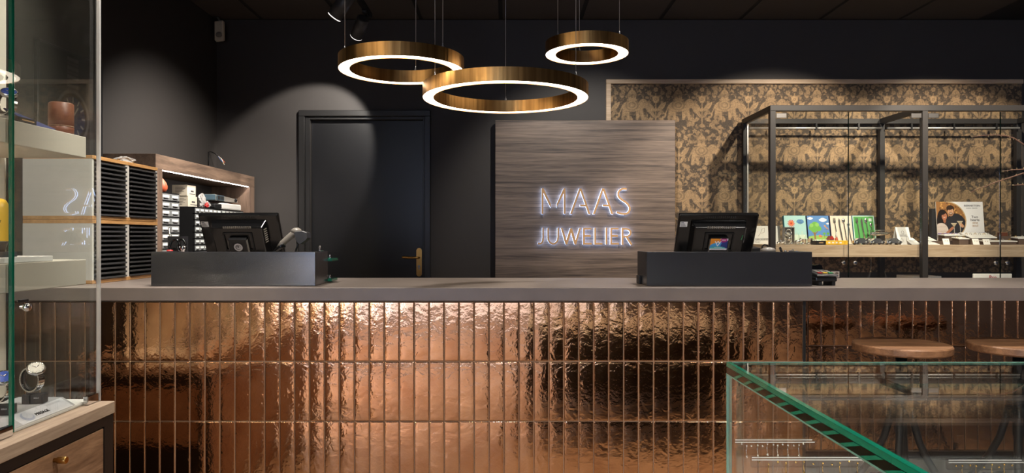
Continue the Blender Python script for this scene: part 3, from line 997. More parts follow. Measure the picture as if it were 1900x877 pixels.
pbox('base_front', 'walnut_v', t, NX - .03, NX - .012, NY0 + .0755, NY1 - .0905, 0, .9295)
pbox('light_strip', 'led_white', t, NX - .018, NX - .008, NY0 + .08, NY1 - .10, NZ - .0835, NZ - .0806)
DZk = .9605


def drawer_unit(label, y0, y1, x0, x1, z0, z1, rows, cols):
    t = thing('parts_drawer_unit', label, 'drawer unit', ((x0 + x1) / 2, (y0 + y1) / 2, z0), 'small parts drawer units in the niche')
    bm = bmesh.new(); box(bm, x0, x1 - .012, y0, y1, z0, z1, .002)
    for r in range(rows + 1):
        z = z0 + (z1 - z0 - .006) * r / rows; box(bm, x1 - .0125, x1, y0, y1, z, z + .006)
    for c in (y0, y1 - .004): box(bm, x1 - .0125, x1, c, c + .004, z0, z1)
    obj('case', bm, 'plastic_black_matt', t)
    rh = (z1 - z0 - .006) / rows; cw = (y1 - y0 - .008) / cols
    src = None
    for r in range(rows):
        for c in range(cols):
            if src is None:
                bm = bmesh.new(); box(bm, x1 - .010, x1 + .003, y0 + .0055, y0 + .004 + cw - .0015, z0 + .0075, z0 + rh - .0015, .001)
                box(bm, x1 + .003, x1 + .009, y0 + .004 + cw * .25, y0 + .004 + cw * .75, z0 + rh * .42, z0 + rh * .5)
                src = obj('drawer', bm, 'drawer_clear', t)
                bm = bmesh.new(); box(bm, x1 + .0031, x1 + .0036, y0 + .004 + cw * .15, y0 + .004 + cw * .85, z0 + rh * .52, z0 + rh * .82)
                lb = obj('paper_label', bm, 'paper_white', src)
            else:
                d = inst(src, (0, c * cw, r * rh), t); g = inst(lb, (0, 0, 0), d)
    return t


UX0, UX1 = -2.03, -1.915
drawer_unit('narrow parts drawer unit half hidden by the near niche post', 3.875, 4.10, UX0, UX1, DZk, wz(358, 4.0), 10, 2)
drawer_unit('black parts drawer unit under the two white boxes', 4.30, 4.695, UX0, UX1, DZk, 1.353, 10, 6)
drawer_unit('parts drawer unit at the far end of the niche', 4.70, 5.095, UX0, UX1, DZk, 1.353, 10, 6)


def carton(label, x0, x1, y0, y1, z0, z1):
    t = thing('carton_box', label, 'box', ((x0 + x1) / 2, (y0 + y1) / 2, z0), 'white cartons in the niche')
    bm = bmesh.new(); box(bm, x0, x1, y0, y1, z0, z1, .0015); obj('carton_body', bm, 'cardboard_cream', t)
    bm = bmesh.new()
    for k in range(5):
        z = z1 - .016 - k * .009
        box(bm, x0 + .02, x0 + .02 + (.05, .062, .044, .055, .038)[k], y0 - .0006, y0 - .0001, z, z + .0022)
    box(bm, x1 + .0001, x1 + .0006, y0 + .03, y1 - .008, z0 + .012, z0 + .016)
    box(bm, x1 + .0001, x1 + .0006, y0 + .05, y1 - .03, z0 + .026, z0 + .036)
    obj('printed_lines', bm, 'text_dark', t)
    return t


BX0, BX1 = -2.055, -1.961
carton('lower white carton box on the parts drawers', BX0 + .004, BX1 + .004, 4.305, 4.43, 1.3535, 1.4195)
carton('upper white carton box stacked on the other carton', BX0, BX1, 4.302, 4.42, 1.420, 1.487)

t = thing('rubber_blower', 'orange rubber dust blower bulb on the narrow drawers', 'blower', (-1.955, 3.95, wz(358, 4.0)))
zb = wz(358, 4.0) + .0005
bm = bmesh.new(); lathe(bm, [(.004, 0), (.02, .002), (.03, .02), (.031, .034), (.024, .055), (.012, .072), (.008, .078)], (-1.945, 3.95, zb), 16); obj('bulb', bm, 'rubber_orange', t)
bm = bmesh.new(); lathe(bm, [(.006, .077), (.004, .085), (.0025, .125)], (-1.945, 3.95, zb), 10); obj('nozzle', bm, 'steel', t)

t = thing('plastic_bag', 'clear plastic bag of red parts beside the white cartons', 'plastic bag', (-1.95, 4.49, 1.3535))
crumple('bag_film', (-1.945, 4.475, 1.392), .026, .035, .05, 'bag_clear', t, 5)
crumple('red_part', (-1.915, 4.475, 1.369), .012, .02, .02, 'red', t, 8)
crumple('bag_film', (-1.94, 4.525, 1.374), .028, .033, .026, 'bag_clear', t, 9)

t = thing('head_magnifier', 'blue-grey head magnifier visor lying on the white device', 'magnifier', (-1.95, 4.72, 1.40))
x_, z_ = -1.945, 1.4065
bm = bmesh.new(); hexa(bm, [(x_ - .07, 4.60, z_), (x_ + .035, 4.60, z_), (x_ + .035, 4.98, z_ + .002), (x_ - .07, 4.98, z_ + .002), (x_ - .07, 4.60, z_ + .042), (x_ + .03, 4.60, z_ + .042), (x_ + .025, 4.98, z_ + .028), (x_ - .07, 4.98, z_ + .028)])
vis = obj('visor_shell', bm, 'plastic_grey', t)
bm = bmesh.new(); box(bm, x_ + .0355, x_ + .039, 4.61, 4.73, z_ + .004, z_ + .038, .003); box(bm, x_ - .07, x_ + .035, 4.594, 4.5995, z_ + .003, z_ + .04, .002); obj('lens_frame', bm, 'slate_blue', t)
bm = bmesh.new(); box(bm, x_ + .0391, x_ + .0402, 4.618, 4.665, z_ + .009, z_ + .033); box(bm, x_ + .0391, x_ + .0402, 4.675, 4.722, z_ + .009, z_ + .033); obj('lenses', bm, 'plastic_dark', t)
bm = bmesh.new(); lathe(bm, [(.011, 0), (.011, .01), (.004, .014)], (x_ + .034, 4.93, z_ + .016), 12, 'x'); obj('knob', bm, 'plastic_black', t)
t = thing('label_printer', 'low white device with black end under the head magnifier', 'device', (-1.95, 4.80, 1.3535))
bm = bmesh.new(); box(bm, -2.02, -1.905, 4.68, 5.03, 1.3535, 1.396, .008, 2); obj('body', bm, 'plastic_white', t)
bm = bmesh.new(); box(bm, -2.01, -1.9, 4.57, 4.6795, 1.3535, 1.386, .008, 2); obj('end_cap', bm, 'plastic_black_matt', t)

t = thing('paper_stack', 'loose stack of papers on the niche desk', 'papers', (-2.0, 4.0, DZk))
for k in range(3):
    bm = bmesh.new(); box(bm, -.08, .08, -.1, .1, 0, .0015); bmesh.ops.rotate(bm, verts=bm.verts, matrix=Matrix.Rotation(.1 * k - .1, 3, 'Z')); bmesh.ops.translate(bm, verts=bm.verts, vec=(-1.98, 4.19, DZk + .0005 + .0017 * k))
    obj('sheet', bm, 'paper_white', t)

# ================================================================== SCREEN BOXES ON THE WORKTOP
def till_box(label, px0, px1, y0=2.40, y1=2.57):
    xa, xb = wx(px0, y0), wx(px1, y0); z1 = wz(467, y0); th = .012
    t = thing('till_screen_box', label, 'counter screen', ((xa + xb) / 2, y0, CZ), 'black till screens on the worktop')
    bm = bmesh.new(); box(bm, xa, xb, y0, y0 + th, CZ + .0005, z1, .0012); obj('front_panel', bm, 'box_black', t)
    bm = bmesh.new(); box(bm, xa, xa + th, y0 + th + .0002, y1, CZ + .0005, z1, .0012); obj('side_panel', bm, 'box_black', t)
    bm = bmesh.new(); box(bm, xb - th, xb, y0 + th + .0002, y1, CZ + .0005, z1, .0012); obj('side_panel', bm, 'box_black', t)
    return xa, xb, z1


LB = till_box('black till screen box at the left end of the worktop', 280, 585)
RB = till_box('black till screen box at the right, beside the card terminal', 1200, 1507)


def pos_monitor(label, pcx, sticker):
    Yt = 2.66
    P0 = Vector((wx(pcx, Yt), Yt, wz(398, Yt))); a = math.radians(29)
    up = Vector((0, -math.sin(a), math.cos(a))); nn = Vector((0, -math.cos(a), -math.sin(a)))
    def F(u, w, d): return P0 + Vector((u, 0, 0)) + up * w + nn * d
    t = thing('till_monitor', label, 'monitor', (P0.x, 2.74, CZ), 'till monitors seen from behind')
    def lbox(name, m, par, u0, u1, w0, w1, d0, d1, bev=0, taper=0):
        bm = bmesh.new(); box(bm, u0, u1, d0, d1, w0, w1)
        if taper:
            c = (u0 + u1) / 2
            for v in bm.verts:
                if v.co.y > (d0 + d1) / 2:
                    v.co.x = c + (v.co.x - c) * (1 - taper); v.co.z = w1 - (w1 - v.co.z) if v.co.z < (w0 + w1) / 2 else w1 - .016
        if bev: bmesh.ops.bevel(bm, geom=list(bm.edges), offset=bev, segments=2, affect='EDGES', profile=.5)
        for v in bm.verts: v.co = F(v.co.x, v.co.z, v.co.y)
        return obj(name, bm, m, par)
    pn = lbox('screen_panel', 'plastic_black', t, -.152, .152, -.25, 0, -.022, 0, .006)
    pod = lbox('rear_housing', 'plastic_black', t, -.106, .106, -.25, -.022, .0002, .034, .003, .1)
    bm = bmesh.new()
    for k in range(14):
        u = -.05 + k * .0077
        for w0 in (-.033,):
            q = [F(u, w0 - .008, .0343), F(u + .005, w0 - .008, .0343), F(u + .005, w0 - .008, .036), F(u, w0 - .008, .036), F(u, w0, .0343), F(u + .005, w0, .0343), F(u + .005, w0, .036), F(u, w0, .036)]
            hexa(bm, q)
    obj('vent_slots', bm, 'plastic_grey', pod)
    bm = bmesh.new()
    for k in range(16):
        u = -.055 + k * .0075
        hexa(bm, [F(u, -.014, .0003), F(u + .004, -.014, .0003), F(u + .004, -.014, .0012), F(u, -.014, .0012), F(u + .0015, -.007, .0003), F(u + .0055, -.007, .0003), F(u + .0055, -.007, .0012), F(u + .0015, -.007, .0012)])
    obj('top_vents', bm, 'plastic_dark', pn)
    bm = bmesh.new()
    for k in range(7):
        w = -.05 - k * .009
        hexa(bm, [F(.098, w - .004, .026), F(.1045, w - .004, .012), F(.106, w - .004, .013), F(.0995, w - .004, .027), F(.098, w, .026), F(.1045, w, .012), F(.106, w, .013), F(.0995, w, .027)])
    obj('side_vents', bm, 'plastic_grey', pod)
    bm = bmesh.new()
    for (u0, u1, w0, w1) in ((-.055, .055, -.064, -.059), (-.055, .055, -.135, -.13), (-.055, -.05, -.135, -.059), (.05, .055, -.135, -.059)):
        q = [F(u, w, d) for (u, d, w) in ((u0, .0343, w0), (u1, .0343, w0), (u1, .039, w0), (u0, .039, w0), (u0, .0343, w1), (u1, .0343, w1), (u1, .039, w1), (u0, .039, w1))]
        hexa(bm, q)
    obj('mount_frame', bm, 'plastic_black_matt', pod)
    nk = lbox('stand_neck', 'plastic_black_matt', t, -.034, .034, -.2, -.078, .0345, .052, .003)
    lbox('neck_edge', 'plastic_grey', nk, -.0355, -.0343, -.2, -.085, .036, .052)
    lbox('neck_edge', 'plastic_grey', nk, .0343, .0355, -.2, -.085, .036, .052)
    pbox('stand_column', 'plastic_black_matt', t, P0.x - .045, P0.x + .045, 2.70, 2.765, CZ + .013, CZ + .075, bev=.004)
    pbox('stand_foot', 'plastic_black_matt', t, P0.x - .10, P0.x + .10, 2.63, 2.85, CZ + .0005, CZ + .0125, bev=.004)
    lb = lbox('type_label', 'paper_white', pn, -.146, -.118, -.052, -.030, .0003, .0008)
    bm = bmesh.new()
    for k in range(4): hexa(bm, [F(u, w, d) for (u, d, w) in [(-.143, .0009, -.049 + k * .005), (-.123 - .003 * k, .0009, -.049 + k * .005), (-.123 - .003 * k, .0012, -.049 + k * .005), (-.143, .0012, -.049 + k * .005), (-.143, .0009, -.0472 + k * .005), (-.123 - .003 * k, .0009, -.0472 + k * .005), (-.123 - .003 * k, .0012, -.0472 + k * .005), (-.143, .0012, -.0472 + k * .005)]])
    obj('label_print', bm, 'text_dark', pn)
    def place(u, w, d):
        o_ = F(u, w, d)
        return Matrix(((1, up.x, nn.x, o_.x), (0, up.y, nn.y, o_.y), (0, up.z, nn.z, o_.z), (0, 0, 0, 1)))
    if sticker == 'round':
        pt = Paint(.04, .04, .0008, (34, 34, 34))
        pt.ell(.02, .02, .0165, .0165, (232, 232, 232)); pt.ell(.02, .02, .0105, .0105, (90, 90, 92)); pt.ell(.0215, .019, .0085, .0085, (226, 226, 226)); pt.ell(.02, .022, .004, .003, (80, 80, 80)); pt.line(.014, .012, .024, .011, .0016, (90, 90, 90))
        print_part('round_sticker', pt.a, .04, .04, nk, place(-.02, -.133, .0524))
    else:
        pt = Paint(.066, .05, .0008, (228, 226, 232))
        pt.rect(.003, .063, .008, .047, (90, 80, 180)); pt.ell(.008, .04, .03, .03, (240, 150, 50)); pt.ell(.028, .012, .03, .02, (70, 160, 220)); pt.ell(.06, .015, .02, .026, (46, 60, 130)); pt.ell(.03, .008, .03, .008, (90, 190, 190))
        pt.ell(.05, .043, .013, .009, (176, 30, 120)); pt.line(.043, .045, .057, .045, .0016, (240, 220, 235)); pt.line(.043, .041, .057, .041, .0016, (240, 220, 235))
        for cx in (.018, .03):
            pt.line(cx, .038, cx + .005, .029, .0028, (255, 255, 255)); pt.line(cx + .005, .029, cx + .010, .038, .0028, (255, 255, 255))
        pt.line(.024, .027, .029, .018, .0028, (255, 255, 255)); pt.line(.029, .018, .034, .027, .0028, (255, 255, 255))
        pt.line(.018, .012, .046, .012, .0016, (220, 235, 240)); pt.rect(0, .066, 0, .007, (236, 236, 236)); pt.line(.006, .0035, .056, .0035, .0014, (150, 150, 160))
        print_part('colour_sticker', pt.a, .066, .05, nk, place(-.036, -.125, .0526))
    if sticker != 'round':
        bm = bmesh.new(); hexa(bm, [F(u, w, d) for (u, d, w) in ((.084, .0343, -.09), (.0865, .0343, -.09), (.0865, .036, -.09), (.084, .036, -.09), (.087, .0343, -.07), (.0895, .0343, -.07), (.0895, .036, -.07), (.087, .036, -.07))])
        obj('status_light', bm, 'green_key', pod)
    return t


pos_monitor('glossy black till monitor with a round sticker, left end of worktop', 440.5, 'round')
pos_monitor('glossy black till monitor with a colourful sticker, right on worktop', 1335.5, 'colour')

# ---- left box: pen holder with scissors, scanner, glass clips
PY = 2.60
def pp(u, v, Y=PY, s=2.923, ox=160, oy=260): return Vector((wx(ox + u / s, Y), Y, wz(oy + v / s, Y)))
t = thing('pen_holder', 'dark square pen holder with tools on the left worktop', 'pen holder', (wx(323, 2.68), 2.68, CZ))
xa, xb = wx(311, 2.66), wx(337, 2.66); zt = wz(438, 2.66)
bm = bmesh.new()
for (a, b, c, d) in ((xa, xb, 2.66, 2.663), (xa, xb, 2.712, 2.715), (xa, xa + .003, 2.6632, 2.7118), (xb - .003, xb, 2.6632, 2.7118)): box(bm, a, b, c, d, CZ + .0005, zt)
box(bm, xa + .0032, xb - .0032, 2.6632, 2.7118, CZ + .0005, CZ + .004)
obj('cup', bm, 'plastic_dark', t)
xm = (xa + xb) / 2
pen = thing('pen', 'silver pen leaning in the dark pen holder', 'pen', (xm, 2.69, CZ + .005))
bm = bmesh.new(); tube(bm, [(xm - .006, 2.69, CZ + .006), (wx(313, 2.69), 2.69, wz(422, 2.69))], .0035, 8); obj('barrel', bm, 'silver', pen)
pen = thing('screwdriver', 'thick steel tool standing upright in the pen holder', 'tool', (xm + .01, 2.69, CZ + .005))
bm = bmesh.new(); lathe(bm, [(.003, .001), (.003, .07), (.008, .075), (.009, .12), (.007, .128)], (wx(327, 2.69), 2.69, CZ + .005), 12); obj('grip', bm, 'steel', pen)
t = thing('scissors', 'black scissors with loop handles in front of the pen holder', 'scissors', (wx(326, 2.63), 2.63, CZ))
for (cu, cv, ru, rv) in ((480, 575, 26, 36), (515, 572, 22, 34)):
    c = pp(cu, cv, 2.635); bm = bmesh.new()
    ring = [c + Vector((ru / 2.923 * 2.635 / FPX * math.cos(a), .004 * math.sin(a), rv / 2.923 * 2.635 / FPX * math.sin(a))) for a in [2 * PI * k / 20 for k in range(21)]]
    tube(bm, ring, .0045, 8); obj('handle_loop', bm, 'plastic_black', t)
bm = bmesh.new(); box(bm, wx(322, 2.635), wx(329, 2.635), 2.632, 2.638, CZ + .0005, wz(467, 2.635)); obj('blade', bm, 'steel', t)
t = thing('loupe', 'small chrome loupe with red band beside the scissors', 'loupe', (wx(316, 2.61), 2.61, CZ))
bm = bmesh.new(); lathe(bm, [(.010, .0005), (.011, .02), (.011, .106), (.009, .112)], (wx(315, 2.61), 2.61, CZ), 14); obj('barrel', bm, 'plastic_black', t)
bm = bmesh.new(); lathe(bm, [(.0112, .108), (.0112, .118), (.008, .121)], (wx(315, 2.61), 2.61, CZ), 14); obj('band', bm, 'red', t)
t = thing('tool_roll', 'chrome roller tool standing beside the scissors', 'tool', (wx(341, 2.62), 2.62, CZ))
bm = bmesh.new(); lathe(bm, [(.009, .0005), (.009, .118), (.0115, .12), (.012, .133), (.008, .136)], (wx(340, 2.62), 2.62, CZ), 14); obj('shaft', bm, 'chrome', t)

def sp(u, v, Y): return Vector((wx(500 + u / 6.264, Y), Y, wz(400 + v / 6.264, Y)))
Yn = 2.60
t = thing('barcode_scanner', 'grey and black handheld barcode scanner propped on its stand', 'scanner', (wx(540, Yn), Yn, CZ))
bm = bmesh.new(); tube(bm, [sp(105, 370, Yn), sp(150, 318, Yn), sp(215, 262, Yn), sp(275, 215, Yn), sp(320, 190, Yn), sp(350, 180, Yn)], [.008, .0105, .0118, .0125, .0150, .012], 14)
obj('handle', bm, 'plastic_grey', t)
bm = bmesh.new(); tube(bm, [sp(20, 445, Yn), sp(60, 415, Yn), sp(120, 362, Yn), sp(170, 335, Yn)], [.005, .0055, .0095, .0115], 12); obj('stand_cup', bm, 'plastic_black', t)
bm = bmesh.new()
prism(bm, [(300, 195), (330, 182), (400, 176), (458, 195), (463, 262), (440, 280), (378, 335), (345, 322), (322, 270)], lambda u, v, d: sp(u, v, Yn) + Vector((0, d, 0)), -.022, .022)
bmesh.ops.bevel(bm, geom=list(bm.edges), offset=.0025, segments=1, affect='EDGES')
hd = obj('head', bm, 'plastic_dark', t)
bm = bmesh.new(); sphere(bm, sp(312, 178, Yn), .0135, 1.5, 1.3, .95); obj('cap', bm, 'plastic_grey', t)
bm = bmesh.new(); tube(bm, [sp(318, 300, Yn), sp(330, 340, Yn), sp(310, 390, Yn), sp(296, 450, Yn)], .0028, 6)
for k in range(6): 
    c = sp(332 - k * 6, 330 + k * 16, Yn); sphere(bm, c, .0042, 1, 1, .5, 8, 5)
obj('cord', bm, 'plastic_black', t)
bm = bmesh.new(); tube(bm, [sp(60, 415, Yn), (wx(515, Yn), Yn, CZ + .02)], .007, 10); lathe(bm, [(.028, .0005), (.028, .008), (.016, .016), (.007, .03)], (wx(515, Yn), Yn, CZ), 24); obj('stand_base', bm, 'plastic_black', t)
for k, (lab, zz, rx) in enumerate((('upper green glass plate clipped to the left till box', wz(484, 2.59), 617), ('lower green glass plate clipped to the left till box', wz(522, 2.57), 616.5))):
    t = thing('glass_plate', lab, 'glass plate', (LB[1], 2.58, zz), 'glass plates behind the till box')
    bm = bmesh.new(); box(bm, wx(560, 2.58), wx(rx, 2.58), 2.5725, 2.66, zz, zz + .009, .0006); obj('plate', bm, 'green_glass', t)
    bm = bmesh.new(); c = (wx(611, 2.58), 2.585, zz + .0092); lathe(bm, [(.004, 0), (.004, .006), (.0025, .009), (.0045, .012), (.003, .015)], c, 10); obj('clamp_screw', bm, 'chrome', t)
t = thing('clamp', 'tiny chrome glass clamp on top of the left till box', 'clamp', (wx(590, 2.48), 2.48, LB[2]))
bm = bmesh.new(); cxl = LB[1] - .006
lathe(bm, [(.0035, .0005), (.0035, .004), (.0025, .006), (.0025, .012), (.0045, .014), (.003, .02)], (cxl, 2.48, LB[2]), 10); obj('screw', bm, 'chrome', t)
bm = bmesh.new(); box(bm, cxl - .004, cxl + .004, 2.49, 2.52, LB[2] + .0005, LB[2] + .0025, .0005); obj('washer', bm, 'green_glass_pale', t)

# ---- right box: handset, tape, pens
def qp(u, v, Y): return Vector((wx(1180 + u / 4.75, Y), Y, wz(380 + v / 4.75, Y)))
t = thing('scanner_mouse', 'rounded black and grey handset behind the right till box', 'handset', (wx(1425, 2.66), 2.66, CZ))
bm = bmesh.new(); lathe(bm, [(.012, .0), (.028, .003), (.0285, .008), (.022, .016), (.009, .02), (.0, .0205)], (wx(1425, 2.66), 2.66, wz(468, 2.66) + .0005), 20); obj('dome', bm, 'plastic_grey', t)
bm = bmesh.new(); lathe(bm, [(.03, .0005), (.03, wz(468, 2.66) - CZ), (.029, wz(468, 2.66) - CZ + .0004)], (wx(1425, 2.66), 2.66, CZ), 20); obj('cradle', bm, 'plastic_black_matt', t)
bm = bmesh.new(); tube(bm, [qp(1112, 385, 2.66), qp(1112, 365, 2.66), qp(1130, 352, 2.66), qp(1155, 356, 2.66), qp(1170, 375, 2.66), qp(1185, 392, 2.66)], .003, 8); obj('cord_loop', bm, 'plastic_black', t)
t = thing('desk_phone', 'low black phone base between monitor and handset', 'phone', (wx(1408, 2.80), 2.80, CZ))
bm = bmesh.new(); hexa(bm, [(wx(1390, 2.80), 2.80, CZ + .0005), (wx(1411, 2.80), 2.80, CZ + .0005), (wx(1411, 2.80), 2.875, CZ + .0005), (wx(1390, 2.80), 2.875, CZ + .0005), (wx(1390, 2.80), 2.80, wz(461, 2.80)), (wx(1411, 2.80), 2.80, wz(460, 2.80)), (wx(1411, 2.80), 2.875, wz(457, 2.80)), (wx(1390, 2.80), 2.875, wz(457, 2.80))]); obj('base', bm, 'plastic_black_matt', t)
t = thing('desk_tray', 'pen tray of small tools behind the right till box', 'tray', (wx(1465, 2.60), 2.60, CZ))
pbox('tray_body', 'plastic_dark', t, wx(1442, 2.6), wx(1492, 2.6), 2.585, 2.645, CZ + .0005, wz(474, 2.6), bev=.002)
zt_ = wz(474, 2.6) + .0005
def rod(name, label, cat, m, p0, p1, r):
    t = thing(name, label, cat, tuple(p0)); bm = bmesh.new(); tube(bm, [p0, p1], r, 10); o_ = obj('shaft', bm, m, t)
    return t
rod('marker_pen', 'black marker leaning at the left of the pen tray', 'pen', 'plastic_black', Vector((wx(1452, 2.6), 2.6, zt_ + .004)), qp(1268, 372, 2.6), .0045)
rod('marker_pen', 'short dark stamp next to the leaning marker', 'pen', 'plastic_dark', Vector((wx(1456, 2.61), 2.61, zt_ + .004)), qp(1320, 402, 2.61), .005)
for k, (u, v, m, c) in enumerate(((1355, 402, 'navy', 'navy'), (1383, 390, 'steel', 'steel'), (1415, 405, 'blue', 'blue'), (1440, 413, 'yellow_key', 'yellow'))):
    rod('pen', '%s pen end showing above the right till box' % c, 'pen', m, Vector((wx(1180 + u / 4.75, 2.62), 2.62, zt_ + .001)), qp(u, v, 2.62), .0035)
rod('tape_roll', 'grey cylinder showing above the right till box edge', 'cylinder', 'plastic_grey', Vector((wx(1390 + 82, 2.63), 2.63, zt_)), qp(1372, 398, 2.63), .004)

# card terminal
t = thing('card_terminal', 'black card payment terminal with coloured keys beside the till box', 'card terminal', (wx(1529, 2.47), 2.47, CZ))
a, b = wx(1510.5, 2.44), wx(1550, 2.44)
bm = bmesh.new()
for (u0, u1) in ((a + .012, a + .024), (b - .016, b - .004)): box(bm, u0, u1, 2.43, 2.50, CZ + .0005, CZ + .014, .001)
box(bm, a, b, 2.425, 2.53, CZ + .0142, CZ + .030, .004, 2); obj('cradle', bm, 'plastic_black_matt', t)
zs, zb_ = CZ + .0305, CZ + .052
bm = bmesh.new(); hexa(bm, [(a + .002, 2.42, zs), (b - .002, 2.42, zs), (b - .004, 2.52, zs), (a + .004, 2.52, zs), (a + .002, 2.42, zs + .008), (b - .002, 2.42, zs + .008), (b - .006, 2.52, zb_), (a + .006, 2.52, zb_)])
bmesh.ops.bevel(bm, geom=list(bm.edges), offset=.002, segments=1, affect='EDGES'); obj('body', bm, 'plastic_dark', t)
bm = bmesh.new(); box(bm, a + .001, b - .001, 2.4165, 2.4195, zs + .001, zs + .007, .001); obj('chrome_trim', bm, 'steel', t)
sl = (zb_ - zs - .008) / .10
for r in range(3):
    for c in range(3):
        y_ = 2.438 + r * .017; z_ = zs + .008 + (y_ - 2.42) * sl + .0004; u_ = a + .014 + c * .0185
        bm = bmesh.new(); hexa(bm, [(u_, y_, z_), (u_ + .014, y_, z_), (u_ + .014, y_ + .012, z_ + .012 * sl), (u_, y_ + .012, z_ + .012 * sl), (u_, y_, z_ + .003), (u_ + .014, y_, z_ + .003), (u_ + .014, y_ + .012, z_ + .003 + .012 * sl), (u_, y_ + .012, z_ + .003 + .012 * sl)])
        obj('key', bm, ('red', 'yellow_key', 'green_key')[c] if r == 0 else 'plastic_grey', t)
bm = bmesh.new()
prism(bm, [(a + .004, zs + .01), (b - .004, zs + .01), (b - .01, CZ + .066), (b - .02, CZ + .070), ((a + b) / 2 + .01, CZ + .067), ((a + b) / 2 - .01, CZ + .067), (a + .02, CZ + .070), (a + .01, CZ + .066)], lambda u, v, d: (u, d, v), 2.5205, 2.535); obj('privacy_hood', bm, 'plastic_black', t)
t = thing('photo_frame', 'small dark framed picture behind the card terminal', 'picture', (wx(1551, 2.86), 2.86, CZ))
fa, fb, fz = wx(1540, 2.86), wx(1558.5, 2.86), wz(501.5, 2.86)
bm = bmesh.new()
for (u0, u1, v0, v1) in ((fa, fb, fz - .003, fz), (fa, fb, CZ + .0005, CZ + .003), (fa, fa + .003, CZ + .003, fz - .003), (fb - .003, fb, CZ + .003, fz - .003)): box(bm, u0, u1, 2.856, 2.864, v0, v1)
obj('frame', bm, 'plastic_black_matt', t)
pt = Paint(fb - fa - .006, fz - CZ - .006, .001, (206, 192, 176)); pt.ell(.01, .012, .006, .005, (150, 80, 70)); pt.ell(.024, .016, .007, .006, (120, 110, 100)); pt.line(.005, .005, .03, .006, .002, (90, 80, 74))
print_part('picture', pt.a, fb - fa - .006, fz - CZ - .006, t, front_place(fa + .003, 2.858, CZ + .003))
t = pbox('cable_stub', 'plastic_black_matt', None, RB[0] - .008, RB[0] - .0005, 2.50, 2.55, CZ + .0005, CZ + .03, bev=.002)
tag(t, 'small black plug beside the right till box, left side', 'plug')

# ================================================================== GLASS DISPLAY CABINET (right)
KY0, KY1, KX, KP, KT, KZ = 4.69, 5.262, wx(1429.3, 4.69), 1.02, .037, wz(195, 4.69)
cab = thing('display_cabinet', 'black steel framed glass display cabinet against the wallpaper', 'cabinet', (KX + KP, 5.0, 0))
for k in range(3):
    for y in (KY0, KY1 - KT):
        bm = bmesh.new(); box(bm, KX + k * KP, KX + k * KP + KT, y, y + KT, 0, KZ - KT - .0005, .0012); obj('post', bm, 'cabinet_black', cab)
for y in (KY0, KY1 - KT):
    bm = bmesh.new(); box(bm, KX, KX + 2 * KP + KT, y, y + KT, KZ - KT, KZ, .0012); obj('top_rail', bm, 'cabinet_black', cab)
for k in range(3):
    bm = bmesh.new(); box(bm, KX + k * KP, KX + k * KP + KT, KY0 + KT + .0005, KY1 - KT - .0005, KZ - KT, KZ, .0012); obj('cross_rail', bm, 'cabinet_black', cab)
for k in range(2):
    xa, xb = KX + k * KP + KT + .001, KX + (k + 1) * KP - .001
    bm = bmesh.new(); box(bm, xa, xb, KY0 + .035, KY1 - .045, wz(476.5, KY0 + .035), wz(454.3, KY0 + .035), .001); obj('shelf', bm, 'oak_pale', cab)
    bm = bmesh.new(); box(bm, xa, xb, KY0 + .035, KY1 - .045, .48, .55, .001); obj('shelf', bm, 'oak_pale', cab)
    pbox('added_shelf_fill', 'fill_under', cab, xa + .02, xb - .02, KY0 + .06, KY0 + .07, wz(476.5, KY0 + .035) - .0006, wz(476.5, KY0 + .035) - .0001)
    xm = (xa + xb) / 2
    for (u0, u1, sgn_) in ((xa + .003, xm - .002, -1), (xm + .002, xb - .003, 1)):
        bm = bmesh.new(); box(bm, u0, u1, KY0 + .010, KY0 + .016, .5, KZ - KT - .006); d = obj('glass_door', bm, 'glass', cab)
        bm = bmesh.new(); e = u1 if sgn_ < 0 else u0; box(bm, e - .0006, e + .0006, KY0 + .0098, KY0 + .0162, .5, KZ - KT - .006); obj('glass_edge', bm, 'green_glass_dark', d)
        hx = u0 if sgn_ < 0 else u1 - .07
        bm = bmesh.new(); box(bm, hx, hx + .07, KY0 + .004, KY0 + .0098, wz(218.5, KY0), wz(209.5, KY0), .002); hb = obj('hinge', bm, 'steel', d)
        kx = (u1 - .036) if sgn_ < 0 else u0 + .036
        bm = bmesh.new(); box(bm, kx - .011, kx + .011, KY0 + .002, KY0 + .0098, wz(484, KY0), wz(476, KY0), .001); obj('lock_plate', bm, 'acrylic', d)
        bm = bmesh.new(); lathe(bm, [(.009, KY0 + .0098), (.012, KY0 + .004), (.014, KY0 - .004), (.011, KY0 - .009), (.006, KY0 - .010)], (kx, 0, wz(487.5, KY0)), 16, 'y'); obj('knob', bm, 'chrome', d)
    # light tube under the back rail, with clips
    bm = bmesh.new(); tube(bm, [(xa, KY1 - .065, KZ - .075), (xb, KY1 - .065, KZ - .075)], .008, 10); tb = obj('light_tube', bm, 'alu', cab)
    bm = bmesh.new()
    for q in (.18, .5, .82): box(bm, xa + (xb - xa) * q - .006, xa + (xb - xa) * q + .006, KY1 - .078, KY1 - .055, KZ - .09, KZ - KT - .002)
    obj('tube_clip', bm, 'iron_black', tb)
bm = bmesh.new(); box(bm, KX + .012, KX + .018, KY0 + KT + .002, KY1 - KT - .002, .5, KZ - KT - .004); obj('glass_side', bm, 'glass', cab)
bm = bmesh.new(); box(bm, KX + .024, KX + .034, KY1 - KT - .014, KY1 - KT - .002, .5, KZ - KT - .004); obj('side_profile', bm, 'alu', cab)
ST = wz(454.3, KY0 + .035) + .0006   # top of the display shelf


# ---- children's cutlery gift boxes
def lean_frame(px0, Y, lean):
    """lower-left corner on the shelf; returns placer (u right, w up the box, d outwards)"""
    a = lean; up = Vector((0, math.sin(a), math.cos(a))); nn = Vector((0, -math.cos(a), math.sin(a)))
    P = Vector((wx(px0, Y), Y, ST))
    return P, up, nn


